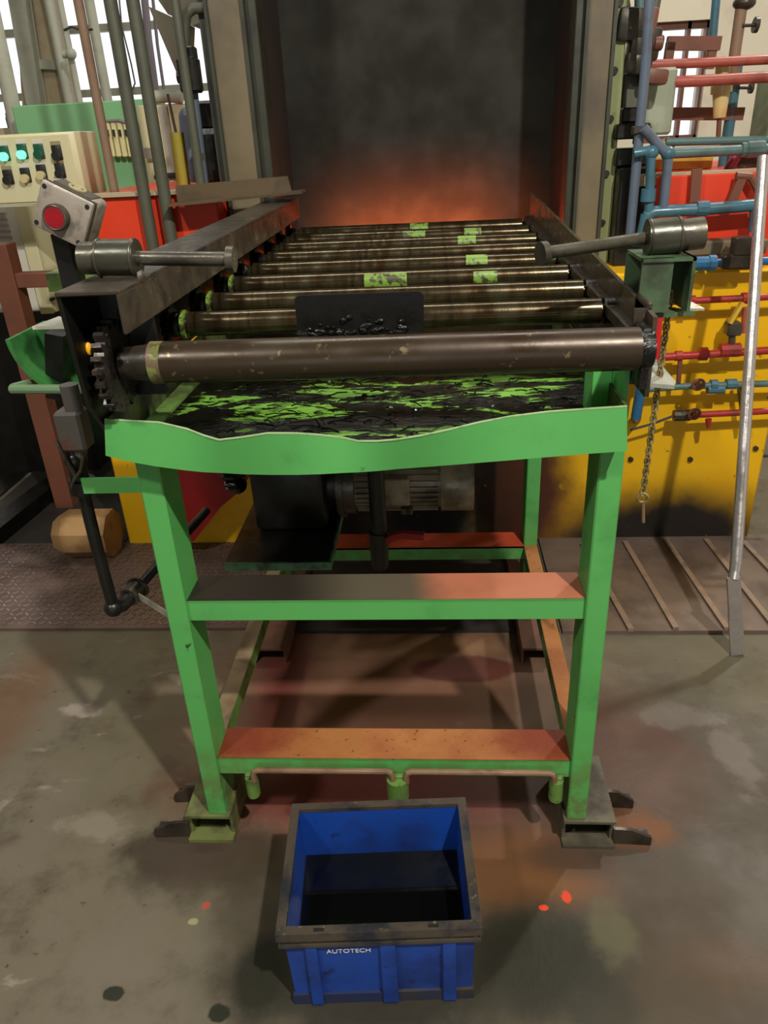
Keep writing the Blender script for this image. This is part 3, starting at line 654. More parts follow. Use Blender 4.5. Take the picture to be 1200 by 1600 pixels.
m = MB(); m.cyl((-0.275, MY, MZ), (-0.258, MY, MZ), 0.098, seg=40); m.cyl((-0.258, MY, MZ), (-0.228, MY, MZ), 0.086, seg=40); m.build('motor_flange', STEEL_MID, mt)
m = MB(); m.cyl((0.01, MY, MZ), (0.10, MY, MZ), 0.082, seg=40); m.build('fan_cowl', MOTOR, mt)
m = MB(); m.box(-0.16, -0.075, MY - 0.093, MY - 0.06, MZ - 0.03, MZ + 0.05, 0.003); m.build('terminal_box', MOTOR, mt)
for xx in (-0.165, -0.08):
    m = MB(); m.box(xx - 0.02, xx + 0.012, MY - 0.082, MY - 0.06, MZ - 0.062, MZ - 0.043, 0.002); ml = m.build('mounting_lug', STEEL_MID, mt)
    m = MB(); m.cyl((xx, MY - 0.086, MZ - 0.052), (xx, MY - 0.08, MZ - 0.052), 0.006, seg=12); m.build('lug_bolt', STEEL_BK, ml)
m = MB(); m.bar((0.20, 2.345, 0.15), (0.20, 2.345, 0.268), 0.05, 0.05); m.build('rail_bracket', GREEN, tb)
# swarf on the tray floor
m = MB()
for k in range(260):
    xx = random.uniform(-0.5, 0.31); yy = 1.30 + 0.42 * random.random(); a = random.uniform(-0.7, 0.7) if random.random() < 0.75 else random.uniform(0, math.pi); L = random.uniform(0.01, 0.05)
    d = Vector((math.cos(a), math.sin(a), random.uniform(-0.05, 0.12))) * L / 2; c = Vector((xx, yy, 1.084 + random.random() * 0.006))
    m.tube([c - d, c + Vector((0, 0.004 * random.uniform(-1, 1), 0.003)), c + d], random.uniform(0.0008, 0.0022), 4)
tag(m.build('metal_swarf', SWARF), 'oily black swarf and scale strewn over the green drip tray', 'swarf', kind='stuff')

# ------------------------------------------------------------------ things at the table's left
PY = 1.42
pg = thing('air_pipe', 'black crooked air pipe with clamps hanging at the left leg of the green table', 'pipe', at(178, 958, PY))
e0 = at(128, 760, PY); e1 = at(177, 950, PY); e2 = atz(205, 930, e1.z); e3 = atz(246, 884, e1.z + 0.01)
m = MB(); m.tube([e0, at(150, 850, PY), e1], 0.0135, 12); m.build('upright_pipe', STEEL_BK, pg)
m = MB(); m.sphere(e1, 0.021); m.tube([e1, e1 + (e2 - e1) * 0.45 + Vector((0, 0, -0.008)), e2], 0.018, 12); m.build('elbow', STEEL_BK, pg)
m = MB(); m.tube([e2, e3, e3 + (e3 - e2) * 2.2], 0.0125, 12); m.build('branch_pipe', STEEL_BK, pg)
m = MB(); dd = (e3 - e2).normalized(); m.cyl(e2 - dd * 0.01, e2 + dd * 0.035, 0.024, seg=16); m.torus(e2 + dd * 0.03, dd, 0.024, 0.005); m.build('clamp', STEEL_DK, pg)
m = MB(); q = at(250, 926, 1.37); m.bar(e2 + dd * 0.01, (X0, 1.37, e2.z), 0.004, 0.016); m.build('clamp_strip', BRIGHT, pg)
q0 = at(140, 748, PY); m = MB(); m.bar((q0.x, 1.385, q0.z), (X0 + 0.003, 1.385, q0.z), 0.006, 0.034); m.build('green_tie', GREEN, pg)
m = MB(); a0 = at(112, 700, PY); m.tube([a0, at(122, 735, PY), e0], 0.019, 12); m.cyl(at(128, 748, PY), at(131, 768, PY), 0.028, seg=16); m.sphere(at(118, 718, PY), 0.024); m.build('coupling', STEEL_BK, pg)
m = MB(); m.tube([at(88, 690, PY - 0.02), at(100, 712, PY - 0.03), at(118, 745, PY - 0.03), at(112, 760, PY - 0.02), at(125, 772, PY - 0.02)], 0.004, 8); m.tube([at(130, 712, PY - 0.03), at(126, 735, PY - 0.035), at(115, 752, PY - 0.03)], 0.0035, 8); m.build('wire_tie', STEEL_MID, pg)
lb = MB(); c = at(116, 670, PY); lb.obox(c, (0.055, 0.05, 0.085), None, 0.006); c2 = at(116, 638, PY); lb.cyl(c2 + Vector((0, 0, -0.01)), c2 + Vector((0, 0, 0.05)), 0.018)
lb.obox(at(120, 700, PY), (0.03, 0.03, 0.04), None, 0.003)
lb_ = lb.build('filter_body', paint('scuffed_red_grey_body', (92, 88, 82), (112, 60, 52), 14, 0.5, 0.62, 0.5), pg)
# emergency stop
es = thing('stop_button_box', 'scuffed grey push-button box with a red button tilted on a post at the table', 'control box', (-0.82, 1.72, 1.1))
TL = at(57, 283, 1.66); TR = at(141, 323, 1.66); BL = at(57, 353, 1.66); BR = at(134, 380, 1.66)
ux = (TR - TL).normalized(); uz = ((TL - BL) + (TR - BR)); uz = (uz - ux * uz.dot(ux)).normalized(); uy = uz.cross(ux)
yaw = Matrix.Rotation(math.radians(-3), 3, 'Z')
ux = yaw @ ux; uz = yaw @ uz; uy = yaw @ uy
ctr = (TL + TR + BL + BR) / 4
rot = Matrix((ux, uy, uz)).transposed()
W_, H_, D_ = 0.116, 0.10, 0.068
def loc(a, b, c): return ctr + ux * a + uy * b + uz * c
m = MB(); m.obox(loc(0, D_ / 2 + 0.008, 0), (W_, D_, H_), rot, 0.012, 3); m.obox(loc(0, 0.004, 0), (W_, 0.014, H_), rot, 0.006, 2); eb = m.build('box', GREYBOX, es)
m = MB(); m.obox(loc(0, 0.0125, 0), (W_ + 0.002, 0.003, H_ + 0.002), rot); m.build('lid_seam', LABELDK, eb)
for a in (-1, 1):
    for b in (-1, 1):
        m = MB(); p = loc(a * (W_ / 2 - 0.011), -0.004, b * (H_ / 2 - 0.011)); m.cyl(p, p + uy * 0.006, 0.005, seg=12); m.build('lid_screw', BLACKPL, eb)
p = loc(-0.006, -0.004, -0.008)
m = MB(); m.cyl(p + uy * 0.006, p - uy * 0.014, 0.027, seg=32); bz = m.build('bezel', LABELDK, eb)
m = MB(); m.torus(p - uy * 0.014, uy, 0.0235, 0.0028); m.build('chrome_ring', STEEL_MID, bz)
m = MB(); m.cyl(p - uy * 0.010, p - uy * 0.0165, 0.0215, seg=32); m.build('red_button', REDBTN, eb)
m = MB(); m.obox(loc(0.0, 0.042, H_ / 2 + 0.001), (0.085, 0.046, 0.003), rot, 0.001); lb2 = m.build('top_label', LABELDK, eb)
m = MB(); c = loc(0.0, 0.042, H_ / 2 + 0.003); m.torus(c, uz, 0.016, 0.0035); m.torus(c, uz, 0.006, 0.003); m.build('ring_mark', LABELLT, lb2)
pp = at(106, 400, 1.72); m = MB(); m.box(pp.x - 0.021, pp.x + 0.021, 1.70, 1.742, 1.10, 1.43, 0.003); m.build('post', STEEL_BK, es)
m = MB(); m.box(pp.x, -0.612, 1.712, 1.73, 1.20, 1.24); m.build('post_arm', STEEL_BK, es)

# ------------------------------------------------------------------ crate with oil
cc = Vector((-0.1335, 1.073, 0)); ang = math.radians(3.7)
cr = thing('crate', 'blue plastic crate with grimy rim standing on the floor before the table', 'crate', cc)
W2, D2, HH = 0.196, 0.157, 0.24
def frame(m, xo, yo, xi, yi, z0, z1, yoff=0.0):
    m.box(-xo, xo, -yo, -yi, z0, z1); m.box(-xo, xo, yi, yo, z0, z1); m.box(-xo, -xi, -yi, yi, z0, z1); m.box(xi, xo, -yi, yi, z0, z1)
def cb(m, name, mat, par=None):
    o = m
    for v in m.bm.verts: v.co += cc
    return m.build(name, mat, par or cr)
m = MB()
bw, bd, tw, td = 0.180, 0.140, 0.186, 0.147       # outer half sizes at the bottom and top
th = 0.006
def ring(hw, hd, z): return [m.bm.verts.new((x, y, z)) for x, y in ((-hw, -hd), (hw, -hd), (hw, hd), (-hw, hd))]
o0 = ring(bw, bd, 0.0); o1 = ring(tw, td, HH - 0.01); i1 = ring(tw - th, td - th, HH - 0.01); i0 = ring(bw - th, bd - th, 0.006)
for A, B in ((o0, o1), (o1, i1), (i1, i0)):
    for k in range(4): m.bm.faces.new((A[k], A[(k + 1) % 4], B[(k + 1) % 4], B[k]))
m.bm.faces.new(o0[::-1]); m.bm.faces.new(i0)
cr_body = cb(m, 'crate_body', BLUEPLAST)
m = MB(); frame(m, 0.198, 0.158, 0.179, 0.140, HH - 0.010, HH)
frame(m, 0.198, 0.158, 0.194, 0.154, HH - 0.022, HH - 0.010); frame(m, 0.192, 0.152, 0.185, 0.146, HH - 0.036, HH - 0.022); frame(m, 0.196, 0.156, 0.184, 0.145, HH - 0.044, HH - 0.036)
rim = cb(m, 'rim', RIMDIRT)
for x in (-0.115, 0.105):
    m = MB(); m.box(x - 0.010, x + 0.010, -0.153, -0.146, HH - 0.0005, HH + 0.0006); cb(m, 'rim_slot', BLACKPL, rim)
for x, wv in ((-0.135, 0.012), (0.015, 0.016), (0.135, 0.014)):
    m = MB(); m.box(x - wv, x + wv, -0.153, -0.138, 0.004, HH - 0.040, 0.002); cb(m, 'rib', BLUEPLAST)
m = MB(); frame(m, 0.185, 0.147, 0.17, 0.13, 0.0, 0.030); cb(m, 'bottom_band', paint('grimy_blue_band', (34, 44, 80), (56, 50, 44), 9, 0.42, 0.66, 0.42))
for x in (-0.1, 0.0, 0.1):
    m = MB(); m.box(x - 0.005, x + 0.005, 0.140, 0.152, 0.004, HH - 0.04); cb(m, 'rib', BLUEPLAST)
def lettering(txt, size):
    cu = bpy.data.curves.new('t', 'FONT'); cu.body = txt; cu.size = size; cu.extrude = 0.0003; cu.align_x = 'CENTER'
    ob = bpy.data.objects.new('t', cu); COL.objects.link(ob); bpy.context.view_layer.update()
    me = bpy.data.meshes.new_from_object(ob.evaluated_get(bpy.context.evaluated_depsgraph_get())); bpy.data.objects.remove(ob); return me
me = lettering('AUTOTECH', 0.0165); me.transform(Matrix.Translation((-0.062, -0.1475, 0.164)) @ Matrix.Rotation(math.radians(88), 4, 'X'))
me.materials.append(WHITEINK); lt = bpy.data.objects.new('white_lettering', me); COL.objects.link(lt); lt.parent = cr
cr.rotation_euler = (0, 0, ang)
m = MB(); zz = 0.095
hw = bw - th + (tw - bw) * zz / HH - 0.0005; hd = bd - th + (td - bd) * zz / HH - 0.0005
pts = [Vector((x, y, 0)) for x, y in ((-hw, -hd), (hw, -hd), (hw, hd), (-hw, hd))]
Rz = Matrix.Rotation(ang, 3, 'Z')
m.prism([cc + Rz @ p + Vector((0, 0, 0.007)) for p in pts], (0, 0, zz - 0.007))
tag(m.build('oil', OIL), 'black waste oil pooled inside the blue crate', 'oil', kind='stuff')

# ------------------------------------------------------------------ right side things
b0 = atz(1152, 1024, 0.0); k1 = at(1146, 906, 2.10); k2 = at(1150, 880, 2.13); tp = at(1193, 245, 2.62)
rd = thing('leaning_tube', 'bent galvanised tube with flattened foot leaning at the right of the scene', 'tube', (b0.x, b0.y, 0))
m = MB(); m.tube([k1, k2, k2 + (tp - k2) * 0.5, tp], 0.0175, 16, radii=[0.0165, 0.018, 0.0175, 0.0175]); m.build('tube_shaft', ALU, rd)
m = MB(); n_ = 6
for i in range(n_):
    pass
fw_ = (k1 - b0).normalized(); sd = Vector((1, 0, 0)); sd = (sd - fw_ * sd.dot(fw_)).normalized()
m.bar(b0 + Vector((0, 0, 0.004)), b0 + (k1 - b0) * 0.55, 0.044, 0.010, up=(0, 1, 0)); m.bar(b0 + (k1 - b0) * 0.5, k1 + fw_ * 0.01, 0.040, 0.016, up=(0, 1, 0)); m.build('flattened_foot', ALU, rd)
# hanging chain with pin
ch = thing('chain', 'thin brassy chain with a pin hanging from the bracket at the table right', 'chain', at(1005, 815, 1.5))
ca = at(1048, 462, 1.5); cbm = at(1005, 768, 1.5)
nl = 36
m0 = None
for k in range(nl):
    t0 = ca + (cbm - ca) * (k / (nl - 1)); d = (cbm - ca).normalized()
    side = Vector((1, 0, 0)) if k % 2 else Vector((0.35, -0.94, 0)); side = (side - d * side.dot(d)).normalized()
    pts = []
    for q in range(12):
        tt = q * math.pi / 6; pts.append(t0 + d * math.cos(tt) * 0.0105 + side * math.sin(tt) * 0.0055)
    mm = MB(); mm.tube(pts, 0.0022, 6, closed=True); mm.build('link', CHAIN, ch)
m = MB(); m.torus(cbm + Vector((0, 0, -0.015)), (0.3, 1, 0), 0.011, 0.003); m.build('ring', CHAIN, ch)
m = MB(); m.cyl(cbm + Vector((0.002, 0, -0.024)), at(1005, 816, 1.5), 0.004); m.build('pin', RUSTROD, ch)

def px_tube(name, pts, Y, r, mat, label=None, cat='pipe', group=None, parent=None, seg=12):
    m = MB(); m.tube([at(p[0], p[1], p[2] if len(p) > 2 else Y) for p in pts], r, seg); o = m.build(name, mat, parent)
    if label: tag(o, label, cat, group)
    return o
def collar(m, px_, py_, Y, r, half=0.014, axis=(1, 0, 0)):
    c = at(px_, py_, Y); a = Vector(axis) * half; m.cyl(c - a, c + a, r, seg=10)
def wheel(parent, px_, py_, Y, r, mat, name='valve_wheel'):
    c = at(px_, py_, Y); m = MB(); m.torus(c, (0, 1, 0.2), r, r * 0.28, 20, 8); m.cyl(c + Vector((0, -0.004, 0)), c + Vector((0, 0.04, 0)), r * 0.35, seg=8)
    for k in range(5):
        t = k * 2 * math.pi / 5; m.cyl(c, c + Vector((r * math.cos(t), 0, r * math.sin(t))), r * 0.16, seg=6)
    return m.build(name, mat, parent)
# pipe runs over the yellow tank
def run(label, pts, Y, r, mat, loc_px):
    t = thing('pipe_run', label, 'pipe', at(*loc_px, Y), 'pipe runs over the yellow furnace base'); px_tube('pipe', pts, Y, r, mat, parent=t); return t
Yt = 2.78
t = run('bright blue valve pipe along the top edge of the yellow furnace base', [(1040, 414), (1240, 406)], Yt, 0.014, BLUEBRIGHT, (1100, 412))
m = MB(); collar(m, 1095, 412, Yt, 0.024, 0.03); collar(m, 1112, 411, Yt, 0.027, 0.012); m.build('union', BLUEBRIGHT, t)
m = MB(); c = at(1150, 408, Yt); m.obox(c, (0.10, 0.05, 0.05), None, 0.008); m.obox(c + Vector((0.01, 0, 0.05)), (0.06, 0.05, 0.06), None, 0.004); m.build('valve_body', STEEL_DK, t)
t = run('red gas pipe just below the bright blue pipe on the yellow base', [(1040, 472), (1240, 462)], Yt, 0.012, REDPIPE2, (1100, 470))
m = MB(); collar(m, 1080, 470, Yt, 0.019, 0.012); collar(m, 1165, 466, Yt, 0.02, 0.014); m.build('coupling', REDPIPE2, t)
m = MB(); c = at(1165, 480, Yt); m.cyl(c, at(1162, 520, Yt), 0.011); m.build('drop_leg', REDPIPE, t)
m = MB(); m.bar(at(1140, 505, Yt - 0.02), at(1160, 472, Yt - 0.02), 0.02, 0.012); m.build('valve_lever', YELLOW_P, t)
t = run('red gas pipe with hexagon union at middle height of the yellow base', [(1020, 559), (1240, 545)], Yt, 0.0145, REDPIPE2, (1100, 553))
m = MB(); collar(m, 1098, 553, Yt, 0.025, 0.014); m.build('union', REDPIPE2, t)
m = MB(); collar(m, 1060, 556, Yt, 0.019, 0.012); m.build('coupling', REDPIPE2, t)
m = MB(); collar(m, 1140, 547, Yt, 0.026, 0.035); m.build('valve_body', REDPIPE2, t)
m = MB(); c = at(1145, 513, Yt); m.obox(c, (0.05, 0.05, 0.045), None, 0.004); m.cyl(c, at(1142, 545, Yt), 0.012); m.build('gauge_block', STEEL_MID, t)
m = MB(); m.tube([at(1063, 560, Yt), at(1060, 598, Yt)], 0.009, 8); m.build('drop_leg', BROWN, t)
t = run('grey-blue pipe with brown star wheel below the middle red pipe', [(1005, 609), (1060, 604), (1240, 598)], Yt, 0.0125, TEAL, (1100, 602))
wheel(t, 1091, 601, Yt - 0.045, 0.02, BROWN)
m = MB(); collar(m, 1115, 601, Yt, 0.02, 0.012); collar(m, 1142, 600, Yt, 0.02, 0.018); collar(m, 1118, 608, Yt, 0.018, 0.03); m.build('coupling', BLUEPIPE, t)
t = run('lowest red pipe with brown star wheel on the yellow base', [(1052, 650), (1130, 646), (1240, 640)], Yt, 0.0125, REDPIPE2, (1100, 647))
wheel(t, 1085, 647, Yt - 0.045, 0.02, BROWN)
m = MB(); collar(m, 1065, 649, Yt, 0.022, 0.03); m.build('valve_body', STEEL_DK, t)
m = MB(); c = at(1107, 655, Yt - 0.01); m.cyl(c, at(1107, 668, Yt - 0.01), 0.012, 0.008); m.build('drain_cock', REDPIPE2, t)
px_tube('cable', [(985, 672), (1020, 662), (1052, 650)], Yt, 0.005, CABLE, parent=t, seg=8)
m = MB(); m.bar(at(1155, 600, Yt + 0.02), at(1163, 665, Yt + 0.02), 0.03, 0.012); m.build('support_strap', STEEL_MID, t)
px_tube('red_standpipe', [(1027, 497, 2.87), (1027, 497, 2.72), (1022, 575, 2.72), (1022, 578, 2.87)], 2.7, 0.018, paint('bright_red_pipe', (196, 26, 30), None, rough=0.4), 'short bright red upright pipe behind the table end plate')
px_tube('blue_standpipe', [(1005, 580, 2.87), (1005, 585, 2.72), (994, 650, 2.72), (994, 655, 2.87)], 2.7, 0.019, BLUEBRIGHT, 'blue upright pipe end right of the table, against the yellow base')
# blue U-shaped manifold
Ym = 2.92
t = thing('blue_manifold', 'blue painted U-shaped pipe manifold in front of the red casing, right side', 'pipe', at(1060, 335, Ym))
px_tube('header', [(1010, 348), (1012, 336), (1022, 331), (1100, 327), (1185, 320)], Ym, 0.021, BLUEPIPE, parent=t)
px_tube('riser', [(1014, 330), (1017, 245), (1010, 236), (990, 240)], Ym, 0.017, BLUEPIPE, parent=t)
px_tube('riser', [(1036, 330), (1044, 250), (1040, 238), (1028, 226), (1005, 200)], Ym, 0.017, SLATE, parent=t)
px_tube('elbow_leg', [(1010, 335), (1004, 365)], Ym, 0.020, BLUEPIPE, parent=t)
px_tube('end_leg', [(1181, 320), (1178, 362)], Ym, 0.020, SLATE, parent=t)
m = MB(); collar(m, 1097, 326, Ym, 0.026, 0.02); m.build('coupling', BLUEPIPE, t)
m = MB(); c = at(1013, 305, Ym); m.cyl(c - Vector((0, 0, 0.02)), c + Vector((0, 0, 0.02)), 0.026, seg=12); m.build('coupling', BLUEPIPE, t)
for q in ((1018, 238), (1044, 240)):
    m = MB(); m.sphere(at(*q, Ym), 0.024); m.build('elbow', BLUEPIPE, t)
px_tube('teal_pipe', [(1040, 222), (1180, 219), (1240, 218)], 3.15, 0.014, TEAL, 'thin grey-teal horizontal pipe, upper one of two above the yellow cover')
t = thing('teal_pipe', 'thick grey-teal horizontal pipe with a tee, lower one of two above the yellow cover', 'pipe', at(1100, 235, 3.1))
px_tube('pipe', [(1045, 240), (1165, 234), (1240, 231)], 3.1, 0.018, TEAL, parent=t)
m = MB(); collar(m, 1180, 233, 3.1, 0.028, 0.03); collar(m, 1163, 234, 3.1, 0.025, 0.012); m.build('tee', TEAL, t)
# red horizontal lines
px_tube('red_pipe', [(1016, 101), (1100, 98), (1240, 91)], 3.25, 0.016, REDPIPE, 'faded red horizontal pipe at upper right, the upper of two', 'pipe', 'red pipes at upper right')
px_tube('red_pipe', [(978, 131), (1100, 126), (1240, 118)], 3.22, 0.019, REDPIPE, 'faded red horizontal pipe at upper right, the lower of two', 'pipe', 'red pipes at upper right')
# window-side support
t = thing('brown_bracket', 'brown flat steel bracket arm in front of the right window', 'bracket', at(1090, 70, 3.35))
m = MB(); m.bar(at(1042, 68, 3.35), at(1125, 68, 3.35), 0.03, 0.045); m.bar(at(1048, 66, 3.35), at(1043, 100, 3.35), 0.03, 0.03, up=(0, 1, 0)); m.build('arm', BROWN, t)
m = MB(); m.bar(at(1113, 78, 3.35), at(1108, 108, 3.35), 0.03, 0.02, up=(0, 1, 0)); m.build('hanger_strap', BROWN, t)
m = MB(); m.bar(at(985, 178, 3.4), at(1160, 178, 3.4), 0.04, 0.045); tag(m.build('brown_beam', BROWN), 'dark brown horizontal beam crossing the right window below the red pipes', 'beam')
t = thing('blue_riser', 'light blue vertical pipe by the cream wall at upper right', 'pipe', at(1130, 250, 3.45))
px_tube('upper_pipe', [(1124, -60), (1119, 0), (1110, 100)], 3.5, 0.016, BLUEPIPE, parent=t)
px_tube('lower_pipe', [(1152, 100), (1140, 190), (1129, 264)], 3.4, 0.021, BLUEPIPE, parent=t)
t = thing('rusty_riser', 'rusty brown vertical pipe with small hand valves at upper right', 'pipe', at(1150, 100, 3.38))
px_tube('pipe', [(1168, -60), (1160, 0), (1148, 85), (1146, 130)], 3.38, 0.021, POLE_RED, parent=t)
m = MB(); m.sphere(at(1163, 5, 3.38), 0.04, (1, 1, 0.6)); m.build('fitting', STEEL_DK, t)
m = MB(); m.cyl(at(1160, 40, 3.36), at(1180, 39, 3.36), 0.006); m.cyl(at(1178, 39, 3.36), at(1184, 39, 3.36), 0.026, seg=16); m.build('hand_valve', STEEL_DK, t)
m = MB(); m.cyl(at(1155, 137, 3.36), at(1172, 137, 3.36), 0.006); m.cyl(at(1171, 137, 3.36), at(1176, 137, 3.36), 0.02, seg=16); m.build('hand_valve', STEEL_DK, t)
t = thing('air_filter', 'amber plastic air filter bowl hanging at the red pipes', 'air filter', at(1124, 180, 3.3))
m = MB(); m.cyl(at(1128, 128, 3.3), at(1127, 146, 3.3), 0.038, seg=20); m.build('filter_head', IVORY, t)
m = MB(); m.cyl(at(1127, 146, 3.3), at(1124, 184, 3.3), 0.031, 0.022, seg=20); m.build('bowl', CREAMBOWL, t)
m = MB(); m.cyl(at(1130, 100, 3.3), at(1128, 128, 3.3), 0.026, seg=20); m.build('neck', CREAMBOWL, t)
px_tube('drain_tube', [(1124, 184), (1122, 220)], 3.3, 0.009, BROWN, parent=t)
# slate pole and dark gear at the furnace's right
t = thing('slate_pole', 'slate blue upright pipe right of the furnace frame', 'pipe', at(985, 365, 2.95))
px_tube('pipe', [(1020, -80), (1008, 110), (996, 240), (984, 370)], 2.95, 0.017, SLATE, parent=t)
m = MB(); c = at(1002, 203, 2.95); m.obox(c, (0.06, 0.04, 0.025), None, 0.003); m.build('pipe_clip', STEEL_MID, t)
t = thing('valve_cluster', 'dark cluster of valves and fittings at the upper right of the furnace', 'valve', at(1000, 130, 3.1))
for (px_, py_, sx, sz) in ((985, 40, 0.10, 0.10), (1005, 70, 0.10, 0.10), (995, 100, 0.09, 0.07), (1022, 68, 0.05, 0.05), (1010, 45, 0.05, 0.12), (1020, 120, 0.09, 0.05)):
    m = MB(); m.obox(at(px_, py_, 3.12), (sx, 0.09, sz), Matrix.Rotation(0.1, 3, 'Y'), 0.012, 2); m.build('valve_body', STEEL_DK if px_ % 2 else BROWN, t)
px_tube('conduit', [(985, 60), (975, -10), (978, -80)], 3.15, 0.016, POLE, parent=t)
px_tube('conduit', [(1000, 20), (1002, -80)], 3.2, 0.02, TEAL, parent=t)
px_tube('conduit', [(1020, 30), (1040, -70)], 3.2, 0.016, POLE, parent=t)
m = MB(); m.cyl(at(1022, 68, 3.08), at(1033, 68, 3.08), 0.022, seg=16); m.build('knob', BROWN, t)
t = thing('burner_unit', 'grey-green burner housing with clamps beside the furnace frame, right', 'burner', at(1030, 190, 3.2))
m = MB(); m.obox(at(1025, 160, 3.25), (0.11, 0.1, 0.22), None, 0.01); m.build('housing', paint('pale_grey_green_housing', (158, 164, 144), (128, 134, 114), 6, 0.45, 0.75, 0.5), t)
m = MB(); m.obox(at(985, 205, 3.1), (0.12, 0.1, 0.05), None, 0.006); m.obox(at(985, 245, 3.1), (0.12, 0.1, 0.06), None, 0.006); m.obox(at(985, 180, 3.15), (0.08, 0.1, 0.05), None, 0.006); m.build('clamp_block', STEEL_BK, t)
m = MB(); m.obox(at(985, 150, 3.2), (0.08, 0.1, 0.25), None, 0.004); m.build('backing_plate', POLE, t)
m = MB(); m.cyl(at(1025, 225, 3.2), at(1030, 240, 3.2), 0.05, 0.06); m.build('bulb_fitting', IVORY, t)
# yellow cover, brown rail, strap and clutter above the red casing
m = MB(); c0 = at(1050, 262, 3.3); c1 = at(1112, 248, 3.3); m.box(c0.x - 0.3, c1.x, 3.28, 3.5, 1.411, c1.z + 0.01, 0.004); tag(m.build('yellow_cover', YELLOW_P), 'dull yellow box cover below the teal pipes at right', 'cover')
m = MB(); m.bar(at(985, 282, 3.02), at(1195, 272, 3.02), 0.03, 0.04); tag(m.build('brown_rail', DUST), 'dusty brown rail along the top of the right red casing', 'rail')
m = MB(); m.bar(at(1089, 264, 2.97), at(1085, 316, 2.97), 0.035, 0.012, up=(0, 1, 0)); tag(m.build('flat_strap', BROWN), 'brown upright flat strap before the right red casing', 'strap')
m = MB(); m.bar(at(1160, 275, 2.96), at(1137, 330, 2.96), 0.03, 0.02, up=(0, 1, 0)); m.tube([at(1150, 275, 2.96), at(1172, 276, 2.96), at(1186, 300, 2.96)], 0.014, 8); tag(m.build('bent_bracket', BROWN), 'rusty bent bracket before the right end of the red casing', 'bracket')
px_tube('purple_hose', [(1150, 245), (1140, 262), (1146, 280)], 3.2, 0.02, paint('plum_hose', (150, 60, 84), None, rough=0.4), 'short plum coloured hose behind the brown rail', 'hose')
m = MB(); m.obox(at(1172, 250, 3.3), (0.12, 0.1, 0.10), None, 0.004); tag(m.build('motor_housing', STEEL_DK), 'dark ribbed housing at the right edge behind the brown rail', 'housing')
m = MB(); m.obox(at(1206, 180, 3.6), (0.09, 0.2, 0.30), None, 0.01); m.cyl(at(1206, 225, 3.6), at(1206, 400, 3.6), 0.04); tag(m.build('green_post', GREEN_GREY), 'grey-green post at the right edge behind the leaning tube', 'post')
m = MB(); m.obox(at(1130, 385, 2.9), (0.28, 0.08, 0.05), None, 0.006); m.obox(at(1160, 395, 2.85), (0.12, 0.06, 0.06), None, 0.006); tag(m.build('valve_block', paint('grey_brown_casting', (112, 100, 80), (70, 60, 50), 9, 0.4, 0.7, 0.5)), 'grey-brown cast valve block between the red casing and the yellow base', 'valve')
m = MB(); c = at(1192, 700, 3.4); m.tube([at(1170, 705, 2.95), at(1195, 712, 2.95), at(1230, 708, 2.95)], 0.008, 8); tag(m.build('floor_hose', CABLE), 'black hose behind the leaning tube at the yellow base corner', 'hose')

# ------------------------------------------------------------------ left background
cp = thing('control_panel', 'cream control panel with lit green buttons above the louvred cabinet', 'control panel', (-1.7, 3.3, 1.38))
q1 = at(115, 205, 3.3); q2 = at(0, 320, 3.3)
m = MB(); m.box(-2.25, q1.x, 3.30, 3.52, q2.z - 0.005, q1.z, 0.006, 2); pb = m.build('panel_box', CREAM, cp)
m = MB(); m.box(-2.24, q1.x - 0.025, 3.294, 3.30, q2.z + 0.005, q1.z - 0.008, 0.002); m.build('panel_door', CREAM, cp)
YF = 3.292
spec = [((8, 243), 'lit'), ((36, 240), 'lit'), ((62, 240), 'green'), ((90, 242), 'black'), ((14, 280), 'black'), ((41, 277), 'ivory'), ((66, 272), 'ivory'), ((95, 270), 'black'), ((-20, 246), 'green')]
for (p, kd) in spec:
    c = at(p[0], p[1], YF)
    m = MB(); m.obox(c + Vector((0, 0, 0.008)), (0.040, 0.012, 0.055), None, 0.004, 2); bz = m.build('push_button', GREENPL if kd in ('lit', 'green') else BLACKPL, cp)
    m = MB(); m.cyl(c + Vector((0, 0, -0.004)), c + Vector((0, -0.026, -0.004)), 0.0165, seg=20); m.build('button_cap', {'lit': LAMPGREEN, 'green': GREENPL, 'black': BLACKPL, 'ivory': IVORY}[kd], bz)
    m = MB(); m.obox(c + Vector((0, 0.001, 0.043)), (0.042, 0.003, 0.014)); m.build('legend_plate', WHITECAB if kd != 'black' else LABELLT, bz)
wc = thing('louvred_cabinet', 'white steel cabinet with louvres under the control panel', 'cabinet', (-2.1, 3.62, 0))
r1 = at(42, 325, 3.6); r2 = at(85, 487, 3.6)
m = MB(); m.box(-2.45, r1.x - 0.06, 3.62, 4.1, r2.z, r1.z + 0.01, 0.004); wb = m.build('cabinet_body', WHITECAB, wc)
m = MB(); m.box(r1.x - 0.058, r1.x + 0.005, 3.60, 4.1, r2.z - 0.01, r1.z + 0.01, 0.003); m.build('cabinet_side', CREAM, wc)
for k in range(16):
    z = r1.z - 0.02 - k * 0.026
    if 0.262 < (r1.z - z) < 0.33: continue
    m = MB(); m.box(-2.3, r1.x - 0.115, 3.608, 3.622, z - 0.005, z + 0.004); m.build('louvre', VENT, wb)
m = MB(); m.box(-2.45, r1.x, 3.70, 4.1, 0.0, r2.z, 0.004); m.build('shadow_base', STEEL_BK, wc)  # added support, black for the dark shadow beneath the cabinet
m = MB(); c = at(80, 468, 3.6); m.cyl(c, c + Vector((0, 0.03, 0)), 0.008, seg=10); m.build('lock', BLACKPL, wb)
bf = thing('brown_stand', 'red-brown square tube stand left of the louvred cabinet', 'stand', (-1.8, 3.27, 0))
fa = at(12, 380, 3.27); fb = atz(112, 785, 0.0); xp = fb.x
